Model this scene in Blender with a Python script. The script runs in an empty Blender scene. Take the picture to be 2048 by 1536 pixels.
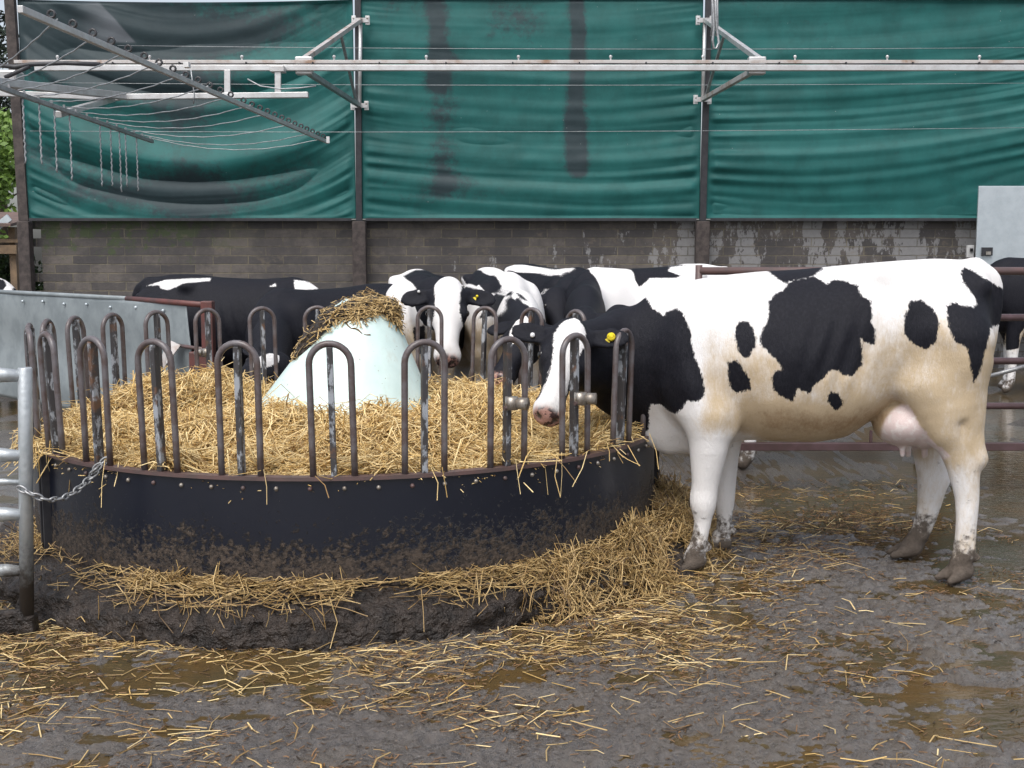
import bpy, math, random
import numpy as np
from mathutils import Vector, Matrix
from mathutils.bvhtree import BVHTree

random.seed(7)
RNG = np.random.default_rng(7)
SC = bpy.context.scene
COL = SC.collection
R = math.radians

# ------------------------------------------------------------------ camera geometry (photo pixels, 2048 x 1536)
CAM_H, FPX = 1.47, 2300.0
PITCH = math.atan(259.0 / FPX)
CAM = np.array([0, 0, CAM_H])

def ray(px, py):
    xc, yc = (px - 1024) / FPX, (768 - py) / FPX
    return np.array([xc, math.cos(PITCH) + yc * math.sin(PITCH), -math.sin(PITCH) + yc * math.cos(PITCH)])

def at(px, py, Y):
    d = ray(px, py); return CAM + d * (Y / d[1])

def gnd(px, py, z=0.0):
    d = ray(px, py); return CAM + d * ((z - CAM_H) / d[2])

# ------------------------------------------------------------------ noise
_T = np.random.default_rng(3).random((256, 256))
def vn(x, y, seed=0):
    x = np.asarray(x, float) + seed * 17.31; y = np.asarray(y, float) + seed * 9.77
    xi = np.floor(x).astype(int); yi = np.floor(y).astype(int)
    fx = x - xi; fy = y - yi
    fx = fx * fx * (3 - 2 * fx); fy = fy * fy * (3 - 2 * fy)
    a = _T[xi & 255, yi & 255]; b = _T[(xi + 1) & 255, yi & 255]
    c = _T[xi & 255, (yi + 1) & 255]; d = _T[(xi + 1) & 255, (yi + 1) & 255]
    return (a * (1 - fx) + b * fx) * (1 - fy) + (c * (1 - fx) + d * fx) * fy - 0.5
def fbm(x, y, oct=4, seed=0, gain=0.5):
    s = 0; a = 1; f = 1
    for i in range(oct):
        s = s + a * vn(x * f, y * f, seed + i * 3); a *= gain; f *= 2.03
    return s
def sstep(a, b, x):
    t = np.clip((np.asarray(x, float) - a) / (b - a), 0, 1); return t * t * (3 - 2 * t)

# ------------------------------------------------------------------ object helpers
def tag(o, label=None, cat=None, group=None, kind=None):
    if label: o['label'] = label
    if cat: o['category'] = cat
    if group: o['group'] = group
    if kind: o['kind'] = kind
    return o

def link(o, parent=None):
    COL.objects.link(o)
    if parent is not None: o.parent = parent
    return o

def empty(name, loc=(0, 0, 0), rz=0, parent=None):
    o = bpy.data.objects.new(name, None); o.location = loc; o.rotation_euler = (0, 0, rz)
    return link(o, parent)

def np_mesh(name, V, Q, mat=None, parent=None, smooth=True, attrs=None):
    V = np.ascontiguousarray(V, dtype=np.float32); Q = np.ascontiguousarray(Q, dtype=np.int32)
    me = bpy.data.meshes.new(name)
    me.vertices.add(len(V)); me.vertices.foreach_set('co', V.ravel())
    k = Q.shape[1]
    me.loops.add(Q.size); me.loops.foreach_set('vertex_index', Q.ravel())
    me.polygons.add(len(Q)); me.polygons.foreach_set('loop_start', np.arange(0, Q.size, k, dtype=np.int32))
    me.update(calc_edges=True)
    if smooth: me.polygons.foreach_set('use_smooth', np.ones(len(Q), dtype=bool))
    for an, av in (attrs or {}).items():
        a = me.attributes.new(an, 'FLOAT', 'POINT'); a.data.foreach_set('value', np.ascontiguousarray(av, dtype=np.float32))
    if mat: me.materials.append(mat)
    return link(bpy.data.objects.new(name, me), parent)

class MB:
    def __init__(s): s.v = []; s.f = []
    def add(s, vs, fs):
        b = len(s.v); s.v += [tuple(map(float, p)) for p in vs]; s.f += [tuple(i + b for i in f) for f in fs]
    def frame(s, a, b, up=(0, 0, 1)):
        a = Vector(a); b = Vector(b); d = (b - a).normalized(); u = Vector(up)
        if abs(d.dot(u)) > 0.98: u = Vector((0, 1, 0))
        x = d.cross(u).normalized(); y = x.cross(d).normalized()
        return a, b, x, y
    def beam(s, a, b, w, h, up=(0, 0, 1)):            # bar with a box section
        a, b, x, y = s.frame(a, b, up); vs = []
        for p in (a, b):
            for i, j in ((-1, -1), (1, -1), (1, 1), (-1, 1)): vs.append(p + x * (i * w / 2) + y * (j * h / 2))
        s.add(vs, [(0, 3, 2, 1), (4, 5, 6, 7), (0, 1, 5, 4), (1, 2, 6, 5), (2, 3, 7, 6), (3, 0, 4, 7)])
    def box(s, c, dx, dy, dz): s.beam((c[0], c[1], c[2] - dz / 2), (c[0], c[1], c[2] + dz / 2), dx, dy)
    def tube(s, pts, r, n=10, cap=True, closed=False):
        pts = [Vector(p) for p in pts]; m = len(pts); vs = []; prev = None
        for i, p in enumerate(pts):
            if closed: t = pts[(i + 1) % m] - pts[i - 1]
            else: t = pts[min(i + 1, m - 1)] - pts[max(i - 1, 0)]
            t = t.normalized()
            if prev is None:
                u = Vector((0, 0, 1)) if abs(t.z) < 0.9 else Vector((1, 0, 0))
                x = t.cross(u).normalized()
            else: x = (prev - t * prev.dot(t)).normalized()
            prev = x; y = t.cross(x)
            ri = r[i] if hasattr(r, '__len__') else r
            for k in range(n):
                a = 2 * math.pi * k / n; vs.append(p + (x * math.cos(a) + y * math.sin(a)) * ri)
        fs = []
        for i in range(m if closed else m - 1):
            i2 = (i + 1) % m
            for k in range(n): fs.append((i * n + k, i * n + (k + 1) % n, i2 * n + (k + 1) % n, i2 * n + k))
        if cap and not closed: fs += [tuple(range(n))[::-1], tuple((m - 1) * n + k for k in range(n))]
        s.add(vs, fs)
    def ball(s, c, r, n=10, m=6, sc=(1, 1, 1)):
        vs = []; fs = []
        for i in range(m + 1):
            th = math.pi * i / m
            for k in range(n):
                ph = 2 * math.pi * k / n
                vs.append((c[0] + r * sc[0] * math.sin(th) * math.cos(ph), c[1] + r * sc[1] * math.sin(th) * math.sin(ph), c[2] + r * sc[2] * math.cos(th)))
        for i in range(m):
            for k in range(n): fs.append((i * n + k, (i + 1) * n + k, (i + 1) * n + (k + 1) % n, i * n + (k + 1) % n))
        s.add(vs, fs)
    def build(s, name, mat, parent=None, smooth=False, bevel=0):
        me = bpy.data.meshes.new(name); me.from_pydata(s.v, [], s.f); me.update()
        if smooth:
            me.polygons.foreach_set('use_smooth', [len(p.vertices) == 4 for p in me.polygons])
        me.materials.append(mat)
        o = link(bpy.data.objects.new(name, me), parent)
        if bevel:
            b = o.modifiers.new('bevel', 'BEVEL'); b.width = bevel; b.segments = 2; b.limit_method = 'ANGLE'
        return o

# ------------------------------------------------------------------ materials
class NM:
    """small node-tree builder"""
    def __init__(s, name):
        s.m = bpy.data.materials.new(name); s.m.use_nodes = True; s.t = s.m.node_tree; s.n = s.t.nodes; s.l = s.t.links
        s.b = s.n['Principled BSDF']; s.co = s.n.new('ShaderNodeTexCoord').outputs['Object']
    def set(s, sock, v):
        if hasattr(v, 'is_output') or isinstance(v, bpy.types.NodeSocket): s.l.new(v, sock)
        else: sock.default_value = v
    def vec(s, scale=(1, 1, 1), loc=(0, 0, 0), rot=(0, 0, 0), src=None):
        n = s.n.new('ShaderNodeMapping'); s.l.new(src or s.co, n.inputs[0]); n.inputs['Scale'].default_value = scale
        n.inputs['Location'].default_value = loc; n.inputs['Rotation'].default_value = rot; return n.outputs[0]
    def noise(s, scale=5, detail=4, rough=0.6, vec=None, dist=0):
        n = s.n.new('ShaderNodeTexNoise'); s.l.new(vec or s.co, n.inputs['Vector'])
        n.inputs['Scale'].default_value = scale; n.inputs['Detail'].default_value = detail
        n.inputs['Roughness'].default_value = rough; n.inputs['Distortion'].default_value = dist; return n.outputs['Fac']
    def voro(s, scale=5, vec=None, feat='F1'):
        n = s.n.new('ShaderNodeTexVoronoi'); s.l.new(vec or s.co, n.inputs['Vector']); n.feature = feat
        n.inputs['Scale'].default_value = scale; return n.outputs['Distance']
    def ramp(s, v, a, b, lo=0.0, hi=1.0):
        n = s.n.new('ShaderNodeMapRange'); n.interpolation_type = 'SMOOTHSTEP'
        s.set(n.inputs[0], v); n.inputs[1].default_value = a; n.inputs[2].default_value = b
        n.inputs[3].default_value = lo; n.inputs[4].default_value = hi; return n.outputs[0]
    def math(s, op, a, b=0.0):
        n = s.n.new('ShaderNodeMath'); n.operation = op; s.set(n.inputs[0], a); s.set(n.inputs[1], b); return n.outputs[0]
    def mix(s, f, a, b):
        n = s.n.new('ShaderNodeMix'); n.data_type = 'RGBA'
        s.set(n.inputs[0], f)
        for i, v in ((6, a), (7, b)):
            if isinstance(v, tuple) and len(v) == 3: v = v + (1,)
            s.set(n.inputs[i], v)
        return n.outputs[2]
    def attr(s, name):
        n = s.n.new('ShaderNodeAttribute'); n.attribute_name = name; return n.outputs['Fac']
    def sep(s, v=None):
        n = s.n.new('ShaderNodeSeparateXYZ'); s.l.new(v or s.co, n.inputs[0]); return n.outputs
    def bump(s, h, strength=0.5, dist=0.01):
        n = s.n.new('ShaderNodeBump'); s.l.new(h, n.inputs['Height']); n.inputs['Strength'].default_value = strength
        n.inputs['Distance'].default_value = dist; s.l.new(n.outputs[0], s.b.inputs['Normal']); return n
    def out(s, col=None, rough=None, metal=None, spec=None):
        for k, v in (('Base Color', col), ('Roughness', rough), ('Metallic', metal), ('Specular IOR Level', spec)):
            if v is None: continue
            if isinstance(v, tuple) and len(v) == 3: v = v + (1,)
            s.set(s.b.inputs[k], v)
        return s.m

def simple(name, c1, c2, scale=8, rough=0.6, metal=0.0, bump=0.2, bscale=60, bdist=0.003, lo=0.35, hi=0.65, spec=None):
    m = NM(name); f = m.ramp(m.noise(scale, 6, 0.65), lo, hi)
    m.bump(m.noise(bscale, 4), bump, bdist)
    return m.out(m.mix(f, c1, c2), rough, metal, spec)

M = {}
M['hoop'] = simple('rusty_painted_tube', (.125, .115, .122), (.080, .056, .052), 14, .34, 0.0, .25, 120, .001)
def flaky():
    m = NM('flaking_paint_bar'); n1 = m.noise(22, 6, .7, m.vec((1, 1, .45))); f = m.ramp(n1, .42, .50)
    c = m.mix(f, (.30, .32, .35), (.045, .042, .044)); c = m.mix(m.ramp(m.noise(9, 4), .56, .66), c, (.12, .065, .04))
    m.bump(n1, .5, .002); return m.out(c, .5)
M['flaky'] = flaky()
def galv(name, base=(.42, .45, .47), mudz=None, dark=(.25, .27, .29)):
    m = NM(name); f = m.ramp(m.noise(6, 6, .7), .35, .65); c = m.mix(f, base, dark)
    c = m.mix(m.ramp(m.voro(40), .2, .6, 0, .25), c, (.55, .58, .6))
    r = .42
    if mudz:
        z = m.sep()[2]; g = m.math('SUBTRACT', m.math('ADD', z, m.math('MULTIPLY', m.noise(12, 6, .7), .5)), .25)
        k = m.ramp(g, mudz[0], mudz[1], 1, 0); c = m.mix(k, c, (.045, .035, .028)); r = m.math('ADD', m.math('MULTIPLY', k, .25), .42)
        m.bump(m.noise(40, 6), .4, .006)
        return m.out(c, r, m.math('SUBTRACT', .55, m.math('MULTIPLY', k, .55)))
    m.bump(m.noise(30, 4), .12, .004)
    return m.out(c, r, .55)
M['galv_gate'] = galv('galvanised_muddy_tube', (.50, .53, .55), (.18, .42), (.36, .39, .41))
M['galv_sheet'] = simple('dull_zinc_sheet', (.265, .30, .315), (.20, .23, .245), 5, .55, .15, .25, 12, .006)
M['galv_bright'] = galv('galvanised_panel', (.52, .58, .62), None, (.44, .5, .54))
M['galv_rail'] = galv('weathered_steel_rail', (.60, .60, .60), None, (.46, .44, .43))
M['galv_dark'] = galv('grey_steel', (.34, .34, .35), None, (.2, .2, .2))
M['rustrail'] = simple('rust_streaked_rail', (.48, .46, .45), (.26, .15, .09), 5, .5, .2, .2, 60, .002, .45, .75)
M['redrust'] = simple('red_oxide_paint', (.115, .068, .064), (.085, .06, .058), 10, .42, 0, .25, 90, .002)
M['purple'] = simple('maroon_gate_paint', (.085, .05, .055), (.06, .035, .035), 12, .33, 0, .2, 90, .002)
M['red'] = simple('red_frame_paint', (.13, .042, .036), (.08, .036, .032), 9, .5, 0, .25, 90, .002)
M['post'] = simple('old_timber_post', (.075, .06, .055), (.035, .028, .027), 12, .8, 0, .5, 60, .006)
M['blackstrip'] = simple('black_batten', (.015, .015, .02), (.03, .03, .035), 10, .6)
M['white'] = simple('white_plastic', (.75, .75, .75), (.6, .6, .6), 10, .5)
M['black'] = simple('black_insulator', (.02, .02, .022), (.035, .035, .04), 20, .4)
M['wire'] = simple('galvanised_wire', (.38, .40, .42), (.26, .27, .28), 20, .45, .5)
M['cable'] = simple('dark_cable', (.025, .025, .03), (.05, .05, .055), 10, .5)
M['yellow'] = simple('yellow_tag', (.75, .62, .02), (.65, .5, .02), 30, .4)
M['eye'] = simple('dark_eye', (.008, .006, .006), (.012, .01, .01), 5, .06, 0, 0)
M['steel'] = simple('bare_steel', (.42, .40, .37), (.22, .19, .16), 18, .38, .6, .2, 80, .002)
M['roof'] = simple('rusty_roof_sheet', (.16, .10, .085), (.10, .07, .06), 6, .7)
M['timber'] = simple('shed_timber', (.22, .15, .09), (.13, .09, .06), 6, .8)
M['bark'] = simple('tree_bark', (.07, .05, .035), (.04, .03, .02), 8, .9)

def cow_mat():
    m = NM('cow_coat'); pat = m.attr('pat'); skin = m.attr('skin'); hoof = m.attr('hoof'); dirt = m.attr('dirt'); mud = m.attr('mud')
    e = m.math('MULTIPLY', m.math('SUBTRACT', m.noise(55, 4, .75, m.vec((1.6, 1.6, .6))), .5), .034)
    e2 = m.math('MULTIPLY', m.math('SUBTRACT', m.noise(170, 3, .7, m.vec((1.8, 1, .5))), .5), .024)
    bl = m.ramp(m.math('ADD', m.math('ADD', pat, e), e2), -.0035, .0035)
    d1 = m.noise(7, 6, .65, m.vec((1.3, 1, .9))); d2 = m.noise(70, 5, .75, m.vec((1, 1, .35), rot=(0, .6, 0)))
    dv = m.math('ADD', dirt, m.math('ADD', m.math('MULTIPLY', m.math('SUBTRACT', d1, .5), 1.1), m.math('MULTIPLY', m.math('SUBTRACT', d2, .5), .75)))
    c = m.mix(m.ramp(dv, .12, .95), (.76, .745, .74), (.52, .41, .275))
    c = m.mix(m.ramp(dv, .95, 1.7), c, (.30, .19, .10))
    c = m.mix(m.ramp(m.noise(40, 6, .8), .62, .72, 0, .6), c, m.mix(.5, c, (.16, .12, .08)))
    bk = m.mix(m.ramp(m.noise(90, 4, .7, m.vec((1, 1, .4))), .4, .75), (.005, .0055, .010), (.013, .013, .019))
    c = m.mix(bl, c, bk)
    sk = m.mix(m.ramp(m.noise(28, 3), .47, .6), (.68, .56, .54), (.74, .66, .64))
    c = m.mix(skin, c, sk)
    nose = m.mix(m.ramp(m.noise(34, 4, .6), .47, .54), (.42, .24, .20), (.06, .035, .035))
    c = m.mix(m.attr('nose'), c, nose)
    c = m.mix(hoof, c, m.mix(m.noise(40, 3), (.05, .044, .04), (.13, .105, .085)))
    mk = m.ramp(m.math('ADD', mud, m.math('MULTIPLY', m.math('SUBTRACT', m.noise(26, 6, .7), .5), 1.6)), .34, .72)
    c = m.mix(mk, c, m.mix(m.noise(50, 5, .7), (.05, .04, .034), (.16, .13, .105)))
    mb = m.math('MULTIPLY', m.math('MULTIPLY', mk, m.noise(45, 6, .75)), 3.5)
    h = m.math('ADD', m.math('ADD', mb, m.math('MULTIPLY', d2, .6)), m.noise(260, 3, .7, m.vec((1, 1, .25), rot=(0, .5, 0))))
    m.bump(h, .6, .006)
    s = m.out(c, m.math('SUBTRACT', .62, m.math('MULTIPLY', m.attr('nose'), .35)), 0, .24)
    return s
M['cow'] = cow_mat()

def straw_mat(name, a, b, c, wet=0.0):
    m = NM(name); g = m.n.new('ShaderNodeNewGeometry'); rp = g.outputs['Random Per Island']
    col = m.mix(m.ramp(rp, .1, .75), a, b); r2 = m.math('FRACT', m.math('MULTIPLY', rp, 7.31))
    col = m.mix(m.ramp(r2, .75, .95), col, c)
    return m.out(col, .55 - wet, 0, .4 + wet)
M['straw'] = straw_mat('straw', (.64, .43, .16), (.88, .69, .36), (.30, .18, .07))
M['straw_wet'] = straw_mat('wet_straw', (.32, .20, .075), (.56, .40, .18), (.11, .065, .03), .2)
M['straw_dark'] = straw_mat('rotted_straw', (.40, .27, .11), (.66, .48, .23), (.10, .07, .045), .05)
M['strawbase'] = simple('straw_underlayer', (.22, .125, .045), (.10, .055, .022), 30, .9, 0, 1, 60, .02)  # dark browns paint in the shade seen between the straw blades
M['mudclod'] = simple('caked_mud', (.016, .0125, .0110), (.046, .035, .029), 16, .42, 0, 1, 34, .04, spec=.4)

def panel_mat():
    m = NM('black_panel_mud_splashed'); z = m.sep()[2]
    sp = m.noise(42, 6, .72); sp2 = m.noise(9, 4, .6); vo = m.voro(26)
    g = m.ramp(z, .14, .60, .225, -.10)
    v = m.math('ADD', m.math('ADD', m.math('MULTIPLY', sp, .9), m.math('MULTIPLY', sp2, .35)), g)
    k = m.ramp(v, .70, .78)
    lay = m.mix(m.ramp(m.noise(60, 4), .4, .6), (.026, .019, .015), (.066, .048, .036))
    c = m.mix(k, m.mix(m.noise(4, 3), (.003, .0045, .011), (.007, .009, .018)), lay)
    m.bump(m.math('MULTIPLY', k, sp), .9, .012)
    return m.out(c, m.math('ADD', .30, m.math('MULTIPLY', k, .45)), 0, .5)
M['panel'] = panel_mat()
def cone_mat():
    m = NM('pale_mint_plastic'); f = m.ramp(m.noise(5, 5), .35, .7)
    c = m.mix(f, (.60, .74, .72), (.52, .66, .64)); c = m.mix(m.ramp(m.noise(60, 3), .68, .74), c, (.14, .11, .07))
    c = m.mix(m.ramp(m.noise(11, 6, .7, m.vec((1, 1, .3))), .50, .8, 0, .5), c, (.40, .37, .28))
    m.bump(m.noise(6, 3), .1, .02)
    return m.out(c, .38)
M['cone'] = cone_mat()

def wall_mat():
    m = NM('weathered_blockwork'); x, y, z = m.sep()
    cb = m.n.new('ShaderNodeCombineXYZ'); m.l.new(x, cb.inputs[0]); m.l.new(z, cb.inputs[1]); v = cb.outputs[0]
    # ragged joints
    wob = m.n.new('ShaderNodeVectorMath'); wob.operation = 'ADD'
    nz = m.n.new('ShaderNodeTexNoise'); m.l.new(v, nz.inputs[0]); nz.inputs['Scale'].default_value = 9; nz.inputs['Detail'].default_value = 5
    sub = m.n.new('ShaderNodeVectorMath'); sub.operation = 'MULTIPLY_ADD'; m.l.new(nz.outputs['Color'], sub.inputs[0])
    sub.inputs[1].default_value = (.016, .016, 0); sub.inputs[2].default_value = (-.008, -.008, 0)
    m.l.new(v, wob.inputs[0]); m.l.new(sub.outputs[0], wob.inputs[1])
    bt = m.n.new('ShaderNodeTexBrick'); m.l.new(wob.outputs[0], bt.inputs['Vector'])
    bt.inputs['Scale'].default_value = 1; bt.inputs['Brick Width'].default_value = .45; bt.inputs['Row Height'].default_value = .112
    bt.inputs['Mortar Size'].default_value = .008; bt.inputs['Mortar Smooth'].default_value = .3; bt.inputs['Bias'].default_value = 0
    bt.inputs['Color1'].default_value = (.062, .057, .057, 1); bt.inputs['Color2'].default_value = (.135, .118, .105, 1); bt.inputs['Mortar'].default_value = (.165, .145, .105, 1)
    c = m.mix(m.ramp(m.noise(2.6, 7, .75), .36, .62, 0, .62), bt.outputs['Color'], (.042, .04, .044))
    # peeled lime patches, more towards the right
    gx = m.ramp(x, -4.5, 4, -.13, .035)
    stk = m.noise(2.6, 7, .72, m.vec((1.5, 1, .62)))
    pk = m.ramp(m.math('ADD', stk, gx), .548, .575)
    c = m.mix(m.math('MULTIPLY', m.math('MULTIPLY', pk, .75), m.ramp(bt.outputs['Fac'], .2, .8, 1, .35)), c, m.mix(m.noise(20, 4), (.30, .30, .31), (.20, .20, .20)))
    # lichen and moss on the left
    mo = m.math('MULTIPLY', m.ramp(m.math('ADD', m.noise(7, 7, .75), m.ramp(z, 1.2, 1.9, -.10, .10)), .52, .62), m.ramp(x, -4.6, -3, 1, 0))
    c = m.mix(m.math('MULTIPLY', mo, .8), c, (.055, .08, .03))
    oc = m.ramp(m.noise(4.2, 6, .7, m.vec((1, 1, 1.6), (3, 2, 1))), .58, .72, 0, .5)
    c = m.mix(oc, c, (.17, .14, .10))
    h = m.math('ADD', m.math('MULTIPLY', bt.outputs['Fac'], -1.0), m.math('MULTIPLY', m.noise(35, 5), .5))
    m.bump(h, .8, .02)
    return m.out(c, .85)
M['wall'] = wall_mat()

def tarp_mat():
    m = NM('green_windbreak_mesh'); st = m.attr('stain'); gr = m.attr('grey')
    n = m.noise(2.2, 7, .7, m.vec((1, 1, .8))); fine = m.noise(60, 3, .7, m.vec((1, 1, 6)))
    c = m.mix(m.ramp(n, .3, .7), (.004, .074, .070), (.008, .110, .104))
    k = m.ramp(m.math('ADD', st, m.math('MULTIPLY', m.math('ADD', m.math('SUBTRACT', m.noise(3.2, 8, .78), .5), m.math('MULTIPLY', m.math('SUBTRACT', m.noise(14, 6, .75), .5), .6)), 1.9)), .25, 1.0, 0, .9)
    c = m.mix(k, c, m.mix(m.noise(9, 6, .7), (.008, .016, .022), (.028, .040, .050)))
    c = m.mix(m.math('MULTIPLY', gr, .8), c, m.mix(m.noise(5, 5), (.17, .185, .205), (.11, .12, .14)))
    sp = m.ramp(m.voro(5.5), .012, .03, .7, 0); c = m.mix(sp, c, (.45, .48, .47))
    m.bump(fine, .15, .004)
    return m.out(c, .62, 0, .4)
M['tarp'] = tarp_mat()

def mud_mat():
    m = NM('wet_yard_mud'); n1 = m.noise(1.3, 5, .6); n2 = m.noise(30, 7, .75); n3 = m.noise(110, 4, .7)
    c = m.mix(m.ramp(n2, .35, .65), (.034, .0265, .021), (.092, .076, .064)); c = m.mix(m.ramp(n1, .42, .62, 0, .5), c, (.085, .064, .040))
    c = m.mix(m.ramp(n3, .60, .70, 0, .75), c, (.17, .11, .055))
    m.bump(m.math('ADD', n2, m.math('MULTIPLY', n3, .35)), .8, .02)
    b2 = m.n.new('ShaderNodeBump'); m.l.new(m.math('ADD', m.noise(30, 6, .72), m.math('MULTIPLY', m.noise(90, 3, .6), .25)), b2.inputs['Height'])
    b2.inputs['Strength'].default_value = 1.0; b2.inputs['Distance'].default_value = .03; m.l.new(b2.outputs[0], m.b.inputs['Coat Normal'])
    wet = m.ramp(m.math('ADD', m.noise(34, 6, .75), m.math('MULTIPLY', n1, .4)), .40, .62, .25, 1.0)
    m.l.new(wet, m.b.inputs['Coat Weight']); m.b.inputs['Coat Roughness'].default_value = .06; m.b.inputs['Coat IOR'].default_value = 1.62
    return m.out(c, m.ramp(n2, .3, .7, .22, .42), 0, .7)
M['mud'] = mud_mat()
def water_mat():
    m = NM('murky_puddle_water'); n = m.noise(3, 4)
    c = m.mix(m.ramp(n, .35, .65), (.085, .052, .018), (.060, .046, .022))
    m.bump(m.math('ADD', m.noise(16, 3, .5, m.vec((.6, 1.6, 1))), m.math('MULTIPLY', m.noise(60, 3, .6), .25)), .22, .014)
    return m.out(c, .05, 0, .5)
M['water'] = water_mat()
def leaf_mat(name, a, b):
    m = NM(name); g = m.n.new('ShaderNodeNewGeometry')
    return m.out(m.mix(g.outputs['Random Per Island'], a, b), .55)
M['leaf'] = leaf_mat('bright_leaves', (.10, .19, .025), (.19, .30, .06))
M['leaf_dark'] = leaf_mat('dark_needles', (.022, .036, .026), (.045, .065, .04))
M['leaf_shrub'] = leaf_mat('shrub_leaves', (.02, .045, .012), (.05, .09, .025))  # deep green leaf colours of the shrub
for nm in ('leaf', 'leaf_dark', 'leaf_shrub'): M[nm].node_tree.nodes['Principled BSDF'].inputs['Subsurface Weight'].default_value = 0

# ------------------------------------------------------------------ camera, world, sun
cam = bpy.data.cameras.new('camera'); co = link(bpy.data.objects.new('camera', cam))
cam.sensor_width = 36; cam.lens = 36 * FPX / 2048; cam.clip_start = .05; cam.clip_end = 500
co.location = CAM; co.rotation_euler = (math.pi / 2 - PITCH, 0, 0); SC.camera = co

SUN_EL, SUN_ROT = R(58), R(200)
w = bpy.data.worlds.new('World'); SC.world = w; w.use_nodes = True; nt = w.node_tree
sky = nt.nodes.new('ShaderNodeTexSky'); sky.sky_type = 'NISHITA'; sky.sun_disc = False
sky.sun_elevation = SUN_EL; sky.sun_rotation = SUN_ROT; sky.dust_density = 4; sky.air_density = 1.0; sky.ozone_density = 1.5
hs = nt.nodes.new('ShaderNodeHueSaturation'); hs.inputs['Saturation'].default_value = .46; hs.inputs['Value'].default_value = 1.0
nt.links.new(sky.outputs[0], hs.inputs['Color']); nt.links.new(hs.outputs[0], nt.nodes['Background'].inputs[0])
nt.nodes['Background'].inputs[1].default_value = .13
sun = bpy.data.lights.new('sun', 'SUN'); so = link(bpy.data.objects.new('sun', sun))
sun.energy = 1.1; sun.angle = R(40); sun.color = (1, .97, .92)
sd = Vector((math.cos(SUN_EL) * math.sin(SUN_ROT), math.cos(SUN_EL) * math.cos(SUN_ROT), math.sin(SUN_EL)))
so.rotation_euler = sd.to_track_quat('Z', 'Y').to_euler(); so.location = (0, -5, 12)
SC.view_settings.view_transform = 'Standard'; SC.view_settings.look = 'None'; SC.view_settings.gamma = 1
SC.view_settings.exposure = 0.75

# ------------------------------------------------------------------ ground and water
RC = np.array([-.822, 5.94]); RR = 1.549; RIMZ = .602; TOPZ = 1.145; NH = 27
def ring_xy(phi, r): return RC[0] + r * math.sin(phi), RC[1] - r * math.cos(phi)

def gheight(x, y):
    near = sstep(16, 7, y)
    h = .020 * fbm(x * 1.1, y * 1.1, 3, 1) + .016 * fbm(x * 6, y * 8, 4, 5, .6) + (.013 * fbm(x * 24, y * 28, 4, 9, .72) - .008 * sstep(.18, .36, vn(x * 34, y * 38, 61)) * sstep(-.2, .2, vn(x * 2, y * 2, 63))) * near
    cl = vn(x * 15, y * 17, 40); h = h + .013 * sstep(.24, .42, cl) * near - .012 * sstep(.25, .4, vn(x * 7, y * 8.5, 44)) * near
    # right-hand yard is wetter, near right clods are drier
    h = h + .006 * sstep(4.6, 3.4, y) - .009 * sstep(.2, 1.2, x) * sstep(4.7, 5.6, y)
    h = h - .010 * np.exp(-(((x + .95) / .75) ** 2 + ((y - 3.95) / .16) ** 2)) - .020 * np.exp(-(((x + 1.85) / .3) ** 2 + ((y - 3.95) / .35) ** 2))
    h = h - .02 * np.exp(-(((x - 1.62) / .17) ** 2 + ((y - 3.55) / .16) ** 2))
    return h
WATER_Z = -.0058
def axis(lo, hi, mid_lo, mid_hi, step, far_step):
    a = list(np.arange(mid_lo, mid_hi, step)); s = step; x = mid_hi
    while x < hi: a.append(x); s = min(s * 1.16, far_step); x += s
    a.append(hi); s = step; x = mid_lo - s; b = []
    while x > lo: b.append(x); s = min(s * 1.16, far_step); x -= s
    b.append(lo); return np.array(b[::-1] + a)
gx = axis(-60, 60, -2.3, 2.5, .0085, 4); gy = axis(-12, 90, 3.0, 6.6, .0085, 4)
GX, GY = np.meshgrid(gx, gy, indexing='ij')
GZ = gheight(GX, GY)
V = np.stack([GX, GY, GZ], -1).reshape(-1, 3); nx, ny = GX.shape
I = np.arange(nx * ny).reshape(nx, ny)
Q = np.stack([I[:-1, :-1], I[1:, :-1], I[1:, 1:], I[:-1, 1:]], -1).reshape(-1, 4)
tag(np_mesh('ground', V, Q, M['mud']), 'wet brown trampled mud of the farmyard', 'ground', kind='structure')
b = MB(); b.add([(-14, -3, WATER_Z), (14, -3, WATER_Z), (14, 14.6, WATER_Z), (-14, 14.6, WATER_Z)], [(0, 1, 2, 3)])
tag(b.build('water', M['water']), 'shallow brown puddle water lying in the mud', 'water', kind='structure')

# ------------------------------------------------------------------ back wall, posts, tarps
YW = 14.8
wl = at(62, 440, YW)[0]; wtop = at(1000, 440, YW)[2]
b = MB(); b.beam((wl + .12, YW + .12, wtop / 2 - .05), (9, YW + .12, wtop / 2 - .05), .24, wtop + .1)
for k in range(17):      # toothed block end beside the left post
    b.beam((wl - .02 + .14 * (k % 2), YW + .12, .055 + .112 * k), (wl + .12, YW + .12, .055 + .112 * k), .23, .104) if k not in (12, 13) else None
tag(b.build('block_wall', M['wall']), 'low weathered concrete block wall running under the green sheets', 'wall')

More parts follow.
